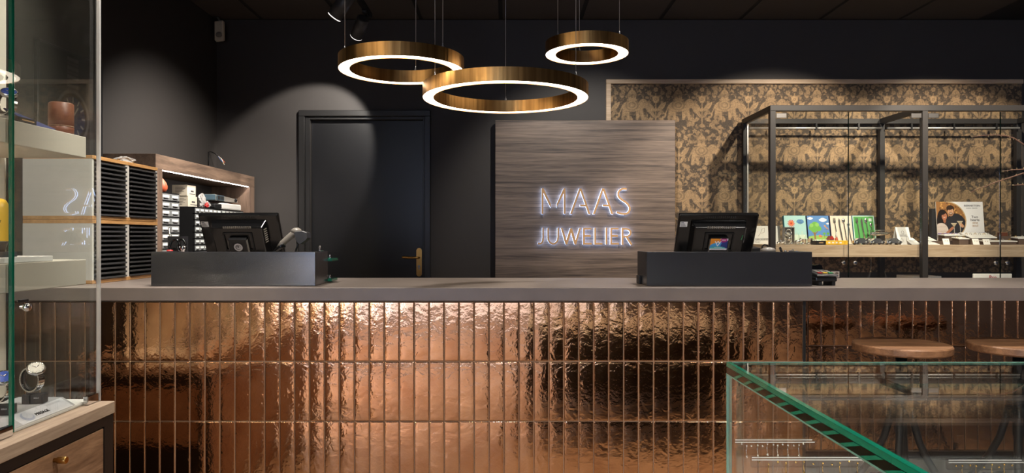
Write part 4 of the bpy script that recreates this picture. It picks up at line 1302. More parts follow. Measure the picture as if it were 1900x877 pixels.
def gift_box(label, px0, W, Hh, side, pt, cutlery=False, Y=5.02, lean=.20, rz=0.0):
    P, up, nn = lean_frame(px0, Y, lean); th = .026
    P = P + up * 0.0 + Vector((0, 0, th * math.sin(lean) * 0 + .0005))
    rt = Vector((math.cos(rz), math.sin(rz), 0))
    def F(u, w, d): return P + rt * u + up * w + nn * d
    t = thing('gift_box', label, 'gift box', tuple(P), "children's gift boxes on the display shelf")
    bm = bmesh.new(); hexa(bm, [F(0, 0, 0), F(W, 0, 0), F(W, 0, -th), F(0, 0, -th), F(0, Hh, 0), F(W, Hh, 0), F(W, Hh, -th), F(0, Hh, -th)])
    for v in bm.verts:
        if v.co.z < ST: v.co.z = ST + .0003
    bd = obj('box_body', bm, side, t)
    o_ = F(.002, .002, .0006)
    print_part('printed_lid', pt.a, W - .004, Hh - .004, t, Matrix(((rt.x, up.x, nn.x, o_.x), (rt.y, up.y, nn.y, o_.y), (rt.z, up.z, nn.z, o_.z), (0, 0, 0, 1))))
    if cutlery:
        for k, kind in enumerate(('fork', 'knife', 'spoon', 'small_spoon')):
            u = .030 + k * .032 * W / .155; bm = bmesh.new()
            fl = lambda a_, b_, d_: F(a_, b_, d_)
            top = Hh - (.02 if kind != 'small_spoon' else .05)
            if kind != 'knife': stroke(bm, [(u + .014, .012), (u + .008, .05), (u + .003, top - .045), (u, top - .035)], .0065, fl, .001, .005)
            if kind == 'fork':
                prism(bm, [(u - .008, top - .035), (u + .008, top - .035), (u + .009, top - .018), (u - .009, top - .018)], fl, .001, .005)
                for q in (-.0075, -.0025, .0025, .0075): prism(bm, [(u + q - .0014, top - .018), (u + q + .0014, top - .018), (u + q + .001, top), (u + q - .001, top)], fl, .001, .005)
            elif kind == 'knife':
                prism(bm, [(u + .010, .012), (u + .019, .012), (u + .008, top - .06), (u + .008, top - .02), (u + .002, top), (u - .005, top - .02), (u - .003, top - .06)], fl, .001, .005)
            else:
                r = .014 if kind == 'spoon' else .011; c = F(u, top - .018, .004)
                vs = sphere(bm, (0, 0, 0), 1.0, r * .85, .004, r * 1.3, 14, 8)
                for v in vs: v.co = c + rt * v.co.x + up * v.co.z + nn * (-v.co.y)
            obj(kind if kind != 'small_spoon' else 'teaspoon', bm, 'silver', t)
    return t


W_, H_ = .158, .212
pt = Paint(W_, H_, .002, (168, 210, 206))
pt.rect(0, W_, 0, .07, (206, 222, 206))
for k in range(16):
    x = .035 + k * .0075; pt.line(x, .0, x + .012 * math.sin(k * 2.1), .05 + .045 * abs(math.sin(k * 1.7)), .0022, (120, 168, 120) if k % 2 else (200, 214, 190))
for k in range(12): a = 2 * PI * k / 12; pt.line(.05, .155, .05 + .024 * math.cos(a), .155 + .024 * math.sin(a), .007, (206, 74, 40))
pt.ell(.05, .155, .015, .015, (222, 120, 50)); pt.ell(.05, .155, .008, .008, (190, 50, 40)); pt.ell(.053, .157, .0025, .0025, (40, 20, 20))
pt.ell(.105, .172, .017, .011, (84, 134, 178), .6); pt.ell(.13, .172, .017, .011, (84, 134, 178), -.6); pt.ell(.11, .158, .01, .007, (70, 120, 166)); pt.ell(.125, .158, .01, .007, (70, 120, 166)); pt.line(.1175, .148, .1175, .18, .003, (50, 84, 120))
gift_box('pale blue gift box with red flower and butterfly print', 1458, W_, H_, 'teal', pt)
pt = Paint(W_, H_, .002, (88, 138, 196))
for (x, y, s) in ((.115, .185, 1), (.022, .195, .7), (.15, .155, .45)):
    for (dx, dy, r) in ((0, 0, .018), (-.016, -.004, .012), (.017, -.004, .013), (0, -.007, .02)): pt.ell(x + dx * s, y + dy * s, r * s, r * .62 * s, (238, 240, 242))
pt.ell(.08, .03, .12, .035, (150, 190, 90)); pt.rect(0, W_, 0, .035, (130, 176, 84))
pt.line(.048, .03, .048, .09, .012, (140, 104, 60)); pt.line(.048, .07, .03, .095, .006, (140, 104, 60)); pt.line(.048, .07, .07, .095, .006, (140, 104, 60))
for (x, y, r) in ((.03, .12, .024), (.055, .14, .03), (.078, .115, .022), (.045, .11, .025)): pt.ell(x, y, r, r * .9, (110, 176, 70))
for (x, y, r) in ((.028, .14, .014), (.07, .145, .014)): pt.ell(x, y, r, r, (140, 196, 92))
for x in (.118, .145): pt.line(x, .05, x, .07, .003, (110, 80, 50)); pt.ell(x, .078, .011, .009, (100, 166, 70))
pt.ell(.085, .06, .009, .010, (210, 120, 80)); pt.ell(.095, .055, .006, .006, (200, 100, 80))
pt.line(.125, .135, .148, .112, .007, (206, 140, 70)); pt.line(.12, .11, .15, .108, .002, (120, 80, 50)); pt.ell(.126, .137, .006, .005, (214, 150, 80))
for k in range(14): pt.rect(.004 + k * .011, .011 + k * .011, .012, .034, (240, 240, 236))
gift_box('blue gift box printed with a tree and clouds', 1501, W_, H_, 'navy', pt)
pt = Paint(W_, H_, .002, (222, 208, 186)); pt.rect(.004, W_ - .004, .004, H_ - .004, (228, 216, 196))
gift_box('cream gift box holding a four-piece cutlery set', 1544, W_, H_, 'navy', pt, True)
pt = Paint(W_, H_, .002, (196, 222, 204)); pt.rect(.006, W_ - .006, .006, H_ - .006, (86, 162, 84)); pt.rect(.118, .14, .17, .192, (222, 236, 220))
gift_box('green gift box holding a four-piece cutlery set', 1586, W_, H_, 'teal', pt, True)


# ---- small silver and toy pieces
def sh(px, Y): return Vector((wx(px, Y), Y, ST))


def white_card(name, label, px0, px1, py0, Y, cat='card', lean=.18, th=.002, col='paper_white', lines=3, group=None):
    P, up, nn = lean_frame(px0, Y, lean); W = wx(px1, Y) - wx(px0, Y); Hh = (wz(py0, Y) - ST) / math.cos(lean)
    t = thing(name, label, cat, tuple(P), group)
    def F(u, w, d): return P + Vector((u, 0, 0)) + up * w + nn * d
    bm = bmesh.new(); hexa(bm, [F(0, .001, 0), F(W, .001, 0), F(W, .001, -th), F(0, .001, -th), F(0, Hh, 0), F(W, Hh, 0), F(W, Hh, -th), F(0, Hh, -th)])
    bmesh.ops.translate(bm, verts=bm.verts, vec=(0, 0, .0006)); obj('card', bm, col, t)
    bm = bmesh.new(); tube(bm, [F(W / 2, Hh * .7, -th), (P.x + W / 2, Y + Hh * .45, ST + .002)], .0016, 6); obj('prop', bm, 'plastic_white', t)
    return t, F, W, Hh


t, F, W, Hh = white_card('info_card', 'grey-white grooming advert card behind the right till monitor', 1398, 1427, 419, 5.10, col='paper_white')
bm = bmesh.new()
stroke(bm, [(W * .35, Hh * .45), (W * .5, Hh * .62), (W * .62, Hh * .85), (W * .78, Hh * .88), (W * .74, Hh * .66), (W * .55, Hh * .6)], .0025, F, .0007, .0012); obj('line_drawing', bm, 'plastic_grey', t)
_a = .18
text_part('lettering', 'GROOMING', 'text_dark', t, F(W * .12, Hh * .22, .0014), .022, Matrix.Rotation(PI / 2 - _a, 3, 'X'))
text_part('lettering', 'for men', 'text_dark', t, F(W * .12, Hh * .11, .0014), .010, Matrix.Rotation(PI / 2 - _a, 3, 'X'))
white_card('info_card', 'white card standing just right of the front cabinet post', 1437, 1449, 419, 5.12)

t = thing('ring_display', 'small silver display frame with a round ring', 'frame', tuple(sh(1463, 4.86)))
a, b, z1 = wx(1453.5, 4.86), wx(1473.5, 4.86), wz(421, 4.86)
bm = bmesh.new()
for (u0, u1, v0, v1) in ((a, b, z1 - .006, z1), (a, b, ST + .0005, ST + .007), (a, a + .006, ST + .007, z1 - .006), (b - .006, b, ST + .007, z1 - .006)): box(bm, u0, u1, 4.85, 4.88, v0, v1, .001)
obj('frame', bm, 'plastic_grey', t); pbox('backing', 'cardboard_cream', t, a + .006, b - .006, 4.874, 4.879, ST + .007, z1 - .006)
bm = bmesh.new(); c = Vector(((a + b) / 2, 4.862, wz(431, 4.86))); tube(bm, [c + Vector((.021 * math.cos(q), 0, .021 * math.sin(q))) for q in [2 * PI * k / 20 for k in range(21)]], .005, 8); obj('ring', bm, 'silver', t)
bm = bmesh.new(); sphere(bm, (c.x + .002, 4.864, wz(443, 4.86)), .017); obj('ball', bm, 'silver', t)

rr = random.Random(12)
def animal(label, px, Y, s, m='silver'):
    P = sh(px, Y); t = thing('silver_animal', label, 'figurine', tuple(P), 'silver figurines on the display shelf')
    bm = bmesh.new(); sphere(bm, P + Vector((0, 0, .017 * s)), .013 * s, 1.5, .9, .95); 
    for dx in (-.012, .012):
        for dy in (-.006, .006): tube(bm, [P + Vector((dx * s, dy * s, .0005)), P + Vector((dx * .9 * s, dy * s, .014 * s))], .0036 * s, 7)
    obj('body', bm, m, t)
    bm = bmesh.new(); sphere(bm, P + Vector((.019 * s, 0, .027 * s)), .009 * s, 1.15, .9, 1)
    for dy in (-.006, .006): sphere(bm, P + Vector((.016 * s, dy * s, .037 * s)), .0036 * s, .8, .7, 1.5, 8, 6)
    obj('head', bm, m, t)
    return t


def cup(label, px, Y, s):
    P = sh(px, Y); t = thing('silver_cup', label, 'cup', tuple(P), 'silver cups on the display shelf')
    bm = bmesh.new(); lathe(bm, [(.013 * s, .0005), (.015 * s, .003), (.0145 * s, .035 * s), (.016 * s, .038 * s), (.0145 * s, .038 * s), (.013 * s, .006)], P, 20); obj('bowl', bm, 'silver', t)
    bm = bmesh.new(); tube(bm, [P + Vector((.0145 * s, 0, .03 * s)), P + Vector((.025 * s, 0, .028 * s)), P + Vector((.026 * s, 0, .014 * s)), P + Vector((.0145 * s, 0, .009 * s))], .0016 * s, 6); obj('handle', bm, 'silver', t)


def rattle(label, px, Y, L, ang):
    P = sh(px, Y) + Vector((0, 0, .009)); d = Vector((math.cos(ang), math.sin(ang) * .3, 0))
    t = thing('silver_rattle', label, 'rattle', tuple(P), 'silver rattles and spoons on the shelf')
    bm = bmesh.new(); tube(bm, [P, P + d * L], .003, 8); obj('stick', bm, 'silver', t)
    bm = bmesh.new(); sphere(bm, P, .0085); obj('knob', bm, 'silver', t)
    bm = bmesh.new(); sphere(bm, P + d * L, .0085, 1.5, 1, 1); obj('bell', bm, 'silver', t)


animal('tiny silver animal beside the front cabinet post', 1445, 4.80, .8)
animal('tiny silver animal left of the silver ring frame', 1451, 4.84, .75)
animal('silver animal in front of the flower gift box', 1480, 4.86, 1.15)
cup('silver cup in front of the pale blue gift box', 1492, 4.88, 1.05)
cup('silver cup between the blue gift boxes', 1503, 4.86, 1.2)
rattle('silver rattle lying in front of the flower box', 1478, 4.77, .085, 0.1)
rattle('silver spoon-like rattle in front of the cups', 1490, 4.745, .075, 3.0)
animal('small silver animal in front of the tree gift box', 1512, 4.86, .7)
t = thing('dark_gift_case', 'flat black case with gold lettering on the shelf front', 'case', tuple(sh(1522, 4.78)))
bm = bmesh.new(); box(bm, wx(1514, 4.76), wx(1531, 4.76), 4.755, 4.83, ST + .0005, wz(446.5, 4.76), .002); obj('case_body', bm, 'plastic_black_matt', t)
pbox('gold_print', 'text_gold', t, wx(1519, 4.76), wx(1527, 4.76), 4.7542, 4.7548, wz(451, 4.76), wz(449, 4.76))
t = thing('yellow_book', 'flat yellow boxed toy lying in front of the cream cutlery', 'toy box', tuple(sh(1552, 4.78)))
bm = bmesh.new(); box(bm, wx(1532, 4.76), wx(1573, 4.76), 4.755, 4.84, ST + .0005, wz(446, 4.76), .002); obj('box_body', bm, 'yellow', t)
bm = bmesh.new()
for k in range(4): box(bm, wx(1536 + k * 7, 4.76), wx(1540 + k * 7, 4.76), 4.754, 4.7548, wz(451, 4.76), wz(448.5, 4.76))
obj('printed_marks', bm, 'paper_white', t)
t = thing('toy_house', 'tiny wooden toy house with a red roof', 'toy house', tuple(sh(1541, 4.88)))
a, b = wx(1535, 4.9), wx(1546, 4.9); z0 = wz(446, 4.9)
pbox('walls', 'cardboard_cream', t, a + .004, b - .004, 4.88, 4.92, ST + .0005, z0 + .01)
bm = bmesh.new(); prism(bm, [(a, z0 + .008), (b, z0 + .008), ((a + b) / 2 + .003, z0 + .033), ((a + b) / 2 - .003, z0 + .033)], lambda u, v, d: (u, d, v), 4.875, 4.925); obj('roof', bm, 'red', t)
t = thing('toy_figure', 'tiny red and white toy figure beside the house', 'figurine', tuple(sh(1552, 4.88)))
bm = bmesh.new(); lathe(bm, [(.010, .0005), (.012, .02), (.009, .045), (.004, .05)], sh(1552, 4.88), 12); obj('body', bm, 'rubber_orange', t)
bm = bmesh.new(); lathe(bm, [(.0042, .0505), (.007, .056), (.007, .068), (.003, .078), (.002, .09)], sh(1552, 4.88), 12); obj('head', bm, 'plastic_white', t)

def toy_car(label, px, Y, s, name='silver_toy_car'):
    P = sh(px, Y); t = thing(name, label, 'toy car', tuple(P), 'silver toy vehicles on the shelf')
    bm = bmesh.new(); prism(bm, [(-.045 * s, .010 * s), (.047 * s, .010 * s), (.047 * s, .022 * s), (.028 * s, .027 * s), (.016 * s, .042 * s), (-.018 * s, .042 * s), (-.03 * s, .028 * s), (-.045 * s, .025 * s)], lambda u, v, d: P + Vector((u, d, v)), -.018 * s, .018 * s)
    bmesh.ops.bevel(bm, geom=list(bm.edges), offset=.002 * s, segments=2, affect='EDGES'); obj('body', bm, 'silver', t)
    for dx in (-.027, .03):
        for dy in (-.0215, .0175):
            bm = bmesh.new(); lathe(bm, [(.004 * s, 0), (.0108 * s, .0005), (.0108 * s, .0035), (.004 * s, .004)], P + Vector((dx * s, dy * s, .0112 * s)), 14, 'y'); obj('wheel', bm, 'steel', t)


toy_car('silver toy car at the right of the silver pile', 1657, 4.765, 1.1)
toy_car('silver toy car in front of the green gift box', 1596, 4.765, 1.1)
toy_car('small silver toy car in the middle of the silver pile', 1626, 4.765, 1.05)
t = thing('silver_toy_plane', 'silver toy propeller plane above the toy cars', 'toy plane', tuple(sh(1632, 4.92)))
c = Vector((wx(1630, 4.92), 4.92, wz(434, 4.92)))
bm = bmesh.new(); tube(bm, [c + Vector((-.055, 0, 0)), c + Vector((-.045, 0, .002)), c + Vector((0, 0, .003)), c + Vector((.06, 0, .004)), c + Vector((.085, 0, .008))], [.008, .013, .015, .01, .004], 12); obj('fuselage', bm, 'silver', t)
bm = bmesh.new(); box(bm, c.x - .03, c.x + .01, c.y - .085, c.y + .085, c.z - .004, c.z, .001); box(bm, c.x - .03, c.x + .01, c.y - .085, c.y + .085, c.z + .024, c.z + .028, .001); obj('wings', bm, 'silver', t)
bm = bmesh.new(); box(bm, c.x - .058, c.x - .0552, c.y - .003, c.y + .003, c.z - .025, c.z + .03); obj('propeller', bm, 'steel', t)
bm = bmesh.new()
for dy in (-.03, .03): tube(bm, [c + Vector((-.02, dy * .3, 0)), (c.x - .025, c.y + dy, ST + .008)], .002, 6); lathe(bm, [(.008, -.002), (.008, .002)], (c.x - .025, c.y + dy, ST + .0085), 12, 'y')
tube(bm, [c + Vector((.08, 0, .005)), (c.x + .085, c.y, ST + .001)], .0015, 6)
obj('landing_gear', bm, 'silver', t)
t = thing('silver_bank', 'round silver money box in front of the green cutlery', 'money box', tuple(sh(1612, 4.92)))
bm = bmesh.new(); lathe(bm, [(.012, .0005), (.02, .004), (.027, .02), (.024, .038), (.012, .047), (.003, .05), (.004, .056), (.0, .058)], sh(1612, 4.92), 20); obj('body', bm, 'silver', t)
bm = bmesh.new(); box(bm, wx(1612, 4.92) - .008, wx(1612, 4.92) + .008, 4.893, 4.899, ST + .028, ST + .031); obj('slot', bm, 'text_black', t)
animal('silver animal at the left end of the silver pile', 1592, 4.84, 1.1)
animal('silver animal behind the toy cars', 1641, 4.86, 1.0)
cup('silver cup behind the small toy car', 1619, 4.86, 1.0)

# tent card
t = thing('tent_card', 'white folded tent card printed with rings', 'card', tuple(sh(1676, 4.84)))
a, b, zt = wx(1665.5, 4.83), wx(1690.5, 4.83), wz(421, 4.85)
bm = bmesh.new(); prism(bm, [(4.82, ST + .0006), (4.822, ST + .0006), (4.8625, zt - .002), (4.90, ST + .0006), (4.902, ST + .0006), (4.8635, zt), (4.8615, zt)], lambda u, v, d: (d, u, v), a, b); obj('folded_card', bm, 'paper_white', t)
def TF(u, w, d):
    k = (zt - ST); return Vector((a + u, 4.82 + .0415 * w / k - .0006 - d, ST + w))
bm = bmesh.new()
for (u, w) in ((.03, .03), (.045, .085), (.07, .045)): stroke(bm, [(u + .008 * math.cos(q), w + .012 * math.sin(q)) for q in [2 * PI * k / 14 for k in range(15)]], .0018, TF, .0, .0005)
for k in range(3): stroke(bm, [(.02, .058 + k * .005), (.07, .058 + k * .005)], .0016, TF, 0, .0005)
obj('printed_rings', bm, 'plastic_grey', t)

def flat_card(label, px0, px1, Y, d, z, tilt, col='paper_white'):
    t = thing('jewellery_card', label, 'card', (wx(px0, Y), Y, z), 'white jewellery cards on the shelf')
    a, b = wx(px0, Y), wx(px1, Y)
    bm = bmesh.new(); hexa(bm, [(a, Y, z), (b, Y, z), (b, Y + d, z + tilt), (a, Y + d, z + tilt), (a, Y, z + .003), (b, Y, z + .003), (b, Y + d, z + tilt + .003), (a, Y + d, z + tilt + .003)]); obj('card', bm, col, t)
    bm = bmesh.new()
    for k in range(3):
        u = a + (b - a) * (.25 + .25 * k); c = Vector((u, Y + d * .5, z + tilt * .5 + .0045))
        tube(bm, [c + Vector((.006 * math.cos(q), .006 * math.sin(q), 0)) for q in [2 * PI * j / 10 for j in range(11)]], .0012, 5)
    obj('ear_rings', bm, 'silver', t)
    return t


flat_card('wide white jewellery card left of the second cabinet post', 1692, 1709, 4.76, .10, ST + .0006, .045)
flat_card('white jewellery card right of the second cabinet post, lower', 1723, 1744, 4.76, .10, ST + .0006, .02)
flat_card('white jewellery card right of the second cabinet post, upper', 1723, 1738, 4.87, .10, ST + .026, .03)
pbx = pbox('card_riser', 'box_brown', None, wx(1722, 4.86), wx(1752, 4.86), 4.865, 4.99, ST + .0005, ST + .0255)
tag(pbx, 'low brown riser block under the upper jewellery card', 'display block')

# poster with a couple
Yp = 5.08
P_, up_, nn_ = lean_frame(1741, Yp, .10)
PW, PH = wx(1828.5, Yp) - wx(1741, Yp), .245
zb0 = wz(436, Yp) - ST
t = thing('advert_stand', 'white advert stand with photo of a smiling couple', 'advert', tuple(P_))
res = .0015
pt = Paint(PW, PH, res, (232, 230, 230))
cxp, cyp, rp = PW * .22, PH * .44, PW * .40
inside = ((pt.x - cxp) ** 2 + (pt.y - cyp) ** 2 < rp ** 2) | (pt.x < cxp * .9)
q = Paint(PW, PH, res, (150, 104, 60))
rg = np.random.RandomState(2)
for k in range(60): q.ell(rg.rand() * PW * .65, PH * (.45 + .6 * rg.rand()), .006, .006, (196, 148, 84) if k % 2 else (106, 70, 40))
q.ell(PW * .13, PH * .50, .040, .066, (34, 25, 23)); q.ell(PW * .07, PH * .34, .026, .07, (30, 22, 20))              # her hair
q.ell(PW * .40, PH * .22, .08, .105, (42, 40, 44)); q.line(PW * .28, PH * .36, PW * .48, PH * .42, .036, (46, 44, 48))    # his shirt
q.ell(PW * .09, PH * .12, .05, .06, (206, 192, 182))                                                                   # striped top
for k in range(9): q.line(0, PH * (.02 + .04 * k), PW * .2, PH * (.03 + .04 * k), .0018, (128, 92, 82))
q.ell(PW * .165, PH * .44, .010, .018, (150, 94, 70)); q.ell(PW * .165, PH * .565, .019, .028, (170, 110, 82)); q.ell(PW * .148, PH * .665, .022, .012, (34, 25, 23), .5)
q.line(PW * .148, PH * .53, PW * .182, PH * .535, .0028, (232, 220, 212)); q.ell(PW * .15, PH * .585, .0022, .0018, (30, 20, 20)); q.ell(PW * .182, PH * .588, .0022, .0018, (30, 20, 20)); q.line(PW * .167, PH * .555, PW * .168, PH * .575, .002, (140, 86, 62))
q.ell(PW * .30, PH * .79, .029, .026, (54, 38, 29)); q.ell(PW * .305, PH * .70, .0215, .033, (200, 152, 118)); q.ell(PW * .305, PH * .635, .016, .014, (132, 96, 74)); q.ell(PW * .30, PH * .815, .026, .014, (54, 38, 29), .2)
q.line(PW * .285, PH * .655, PW * .325, PH * .658, .0028, (240, 230, 222)); q.ell(PW * .286, PH * .725, .0022, .0018, (30, 20, 20)); q.ell(PW * .324, PH * .727, .0022, .0018, (30, 20, 20)); q.line(PW * .306, PH * .68, PW * .307, PH * .715, .002, (168, 120, 90))
q.line(PW * .2, PH * .06, PW * .33, PH * .22, .018, (164, 106, 78)); q.line(PW * .54, PH * .27, PW * .50, PH * .33, .022, (196, 146, 112))
for (gx0, gy0) in ((PW * .36, PH * .36), (PW * .49, PH * .42)):
    for k in range(12): q.line(gx0 - .021 + .0018 * k, gy0 - .0024 * k, gx0 + .021 - .0018 * k, gy0 - .0024 * k, .0024, (206, 190, 160) if k < 3 else (184, 164, 132))
    q.line(gx0, gy0 - .033, gx0, gy0 - .085, .003, (220, 214, 200)); q.line(gx0 - .015, gy0 - .087, gx0 + .015, gy0 - .087, .003, (220, 214, 200))
ins = inside & (pt.y > PH * .06)
ring_ = (np.abs(np.hypot(pt.x - cxp, pt.y - cyp) - rp) < .0035) & (pt.x > cxp)
pt.a[ins] = q.a[ins]; pt.a[ring_ & (pt.y > PH * .06)] = lin((196, 170, 130))[:3]
for k in range(2): pt.line(0, PH * .035 + .004 * k, PW, PH * .085 - .006 * k, .004, (60, 60, 130) if k == 0 else (150, 130, 170))
bw = Vector((1, 0, 0))
o0_ = P_ + up_ * zb0
bm = bmesh.new(); FF = lambda u, w, d: P_ + bw * u + up_ * w + nn_ * d
hexa(bm, [FF(0, zb0 - .02, -.0006), FF(PW, zb0 - .02, -.0006), FF(PW, zb0 - .02, -.008), FF(0, zb0 - .02, -.008), FF(0, zb0 + PH, -.0006), FF(PW, zb0 + PH, -.0006), FF(PW, zb0 + PH, -.008), FF(0, zb0 + PH, -.008)]); brd = obj('board', bm, 'paper_white', t)
hexa_bm = bmesh.new(); hexa(hexa_bm, [FF(.0, .001, -.0006), FF(.012, .001, -.0006), FF(.012, .001, -.012), FF(.0, .001, -.012), FF(.0, zb0, -.0006), FF(.012, zb0, -.0006), FF(.012, zb0, -.012), FF(.0, zb0, -.012)]); hexa(hexa_bm, [FF(PW - .05, .001, -.0006), FF(PW - .03, .001, -.0006), FF(PW - .03, .001, -.012), FF(PW - .05, .001, -.012), FF(PW - .05, zb0, -.0006), FF(PW - .03, zb0, -.0006), FF(PW - .03, zb0, -.012), FF(PW - .05, zb0, -.012)]); obj('legs', hexa_bm, 'white_matt', t)
print_part('photo_print', pt.a, PW, PH, t, Matrix(((1, up_.x, nn_.x, o0_.x), (0, up_.y, nn_.y, o0_.y), (0, up_.z, nn_.z, o0_.z), (0, 0, 0, 1))))
Rt = Matrix.Rotation(PI / 2 - .10, 3, 'X')
text_part('lettering', 'BERNSTEIN', 'text_dark', t, FF(PW * .77, zb0 + PH * .855, .001), .019, Rt, 'CENTER', sx=1.25)
text_part('lettering', 'precious   diamonds', 'text_dark', t, FF(PW * .76, zb0 + PH * .80, .001), .010, Rt, 'CENTER')
for k, (s, m) in enumerate((('Two', 'text_dark'), ('hearts', 'text_dark'), ('one', 'text_gold'), ('soul', 'text_gold'))):
    text_part('lettering', s, m, t, FF(PW * .81, zb0 + PH * (.51 - .085 * k), .001), .026, Rt, 'CENTER')
# dark tower board behind it
t = pbox('display_riser', 'dark_grey_block', None, wx(1728, 5.16), wx(1742, 5.16), 5.155, 5.19, ST + .0005, wz(387, 5.16)); tag(t, 'tall dark grey riser panel behind the couple advert', 'display block')


def jewel_tray(label, px0, px1, Y0, d, z0, tilt, base='box_brown', n=5):
    a, b = wx(px0, Y0), wx(px1, Y0)
    t = thing('jewellery_tray', label, 'jewellery tray', ((a + b) / 2, Y0, ST), 'white jewellery trays on the shelf')
    bm = bmesh.new(); hexa(bm, [(a + .006, Y0 + .004, ST + .0005), (b - .006, Y0 + .004, ST + .0005), (b - .006, Y0 + d, ST + .0005), (a + .006, Y0 + d, ST + .0005), (a + .006, Y0 + .004, z0 - .0005), (b - .006, Y0 + .004, z0 - .0005), (b - .006, Y0 + d, z0 + tilt - .0005), (a + .006, Y0 + d, z0 + tilt - .0005)]); obj('riser', bm, base, t)
    bm = bmesh.new(); hexa(bm, [(a, Y0, z0), (b, Y0, z0), (b, Y0 + d, z0 + tilt), (a, Y0 + d, z0 + tilt), (a, Y0, z0 + .006), (b, Y0, z0 + .006), (b, Y0 + d, z0 + tilt + .006), (a, Y0 + d, z0 + tilt + .006)]); tp = obj('white_pad', bm, 'white_matt', t)
    for k in range(n):
        u = a + (b - a) * (k + .5) / n; c = Vector((u, Y0 + d * .55, z0 + tilt * .55 + .010))
        bm = bmesh.new(); tube(bm, [c + Vector((.008 * math.cos(q), 0, .006 * math.sin(q))) for q in [2 * PI * j / 12 for j in range(13)]], .0014, 5); sphere(bm, c + Vector((0, -.001, .007)), .0025, 1, 1, 1, 8, 5); obj('finger_ring', bm, 'silver' if k % 2 else 'gold', t)
    return t


jewel_tray('white ring tray on a brown riser under the advert', 1752, 1790, 4.93, .08, ST + .062, .004, n=4)
jewel_tray('sloping white tray of rings right of the advert', 1800, 1850, 4.93, .12, ST + .045, .035, n=6)
jewel_tray('long low white tray in front, right of the seam', 1828, 1888, 4.82, .09, ST + .020, .006, n=5)
jewel_tray('small white tray on the brown base, centre of the right bay', 1779, 1799, 4.83, .08, ST + .038, .01, n=3)
jewel_tray('white tray at the far right end of the shelf', 1889, 1925, 4.90, .10, ST + .04, .012, n=3)
for k, (px0, px1, py, lab) in enumerate(((1751, 1763, 442.5, 'small white earring card, leftmost of three at the shelf front'), (1806, 1818, 443, 'small white earring card, middle of three at the shelf front'), (1825.5, 1838, 443.5, 'small white earring card, rightmost of three at the shelf front'))):
    t, F, W, Hh = white_card('earring_card', lab, px0, px1, py, 4.765, lean=.35, group='small white earring cards')
    bm = bmesh.new()
    for u in (.33, .67): sphere(bm, F(W * u, Hh * .62, .002), .0022, 1, 1, 1, 8, 6)
    obj('ear_studs', bm, 'gold', t)
t = thing('brown_gift_box', 'small brown open gift box at the right of the trays', 'box', tuple(sh(1865, 4.97)))
bm = bmesh.new(); box(bm, wx(1858, 4.97), wx(1884, 4.97), 4.97, 5.05, ST + .0005, wz(438, 4.97), .002); obj('case', bm, 'box_brown', t)
bm = bmesh.new(); box(bm, wx(1861, 4.97), wx(1872, 4.97), 4.98, 5.03, wz(438, 4.97) + .0005, wz(431, 4.97), .002); obj('lid', bm, 'leather_brown', t)

# white objects on the lower shelf, just showing above the worktop
LS = .5506
t = thing('white_carton', 'white carton top just above the worktop behind the second post', 'box', (wx(1722, 4.9), 4.9, LS))
pbox('body', 'white_matt', t, wx(1693, 4.85), wx(1747, 4.85), 4.85, 5.05, LS, wz(512, 4.85), bev=.002)
pbox('lid_line', 'plastic_grey', t, wx(1700, 4.85), wx(1740, 4.85), 4.8485, 4.8495, LS + .2, LS + .21)
t = thing('white_notice', 'rounded white notice with red letters above the worktop', 'notice', (wx(1842, 4.8), 4.8, LS))
a, b, z1 = wx(1806, 4.8), wx(1878, 4.8), wz(507.5, 4.8)
bm = bmesh.new(); box(bm, a, b, 4.80, 4.812, LS, z1, .004, 2); obj('plate', bm, 'white_matt', t)
text_part('lettering', 'Pro', 'text_red', t, (wx(1835, 4.8), 4.7985, z1 - .036), .036)

# ================================================================== LEFT VITRINE
VYF, XG, XWD, ZB = 2.03, -1.184, -1.135, .694
XBK = -1.44
vit = thing('watch_vitrine', 'tall glass watch vitrine on an oak drawer base, left edge', 'vitrine', (-1.3, 1.2, 0))
bm = bmesh.new(); box(bm, -1.60, XWD, .25, VYF, ZB - .034, ZB, .0012); obj('base_top', bm, 'oak_pale_y', vit)
bm = bmesh.new(); box(bm, -1.60, XWD - .012, .25, VYF - .001, .06, ZB - .0345); box(bm, XWD - .0119, XWD - .004, .25, VYF - .001, ZB - .062, ZB - .0345); box(bm, XWD - .0119, XWD - .004, VYF - .046, VYF - .001, .06, ZB - .0621)
obj('base_frame', bm, 'iron_black', vit)
pbox('end_panel', 'oak_drawer', vit, -1.58, XWD - .03, VYF - .0008, VYF + .004, .39, .60)
bm = bmesh.new(); box(bm, XWD - .0118, XWD - .005, 1.20, VYF - .049, .40, ZB - .066, .001); dr = obj('drawer_front', bm, 'oak_drawer', vit)
bm = bmesh.new(); lathe(bm, [(.006, XWD - .0048), (.006, XWD + .004), (.0085, XWD + .0045), (.009, XWD + .026), (.008, XWD + .027)], (0, 1.765, .607), 20, 'x'); obj('knob', bm, 'brass_handle', dr)
bm = bmesh.new(); box(bm, XWD - .0118, XWD - .005, .35, 1.195, .40, ZB - .066, .001); dr2 = obj('drawer_front', bm, 'oak_drawer', vit)
bm = bmesh.new(); box(bm, XWD - .0118, XWD - .005, .35, VYF - .049, .08, .396, .001); obj('drawer_front', bm, 'oak_drawer', vit)
bm = bmesh.new(); box(bm, XBK + .001, XG - .012, .30, VYF - .012, ZB + .0005, ZB + .008, .001); obj('white_floor_panel', bm, 'white_matt', vit)
pbox('back_panel', 'linen', vit, XBK - .03, XBK, .28, VYF - .014, ZB + .0005, 2.30)
pbox('back_post', 'iron_black', vit, XBK - .03, XBK + .004, VYF - .0138, VYF + .004, ZB + .0005, 2.30)
pbox('roof_panel', 'linen', vit, XBK - .03, XG + .004, .28, VYF, 2.3005, 2.36)
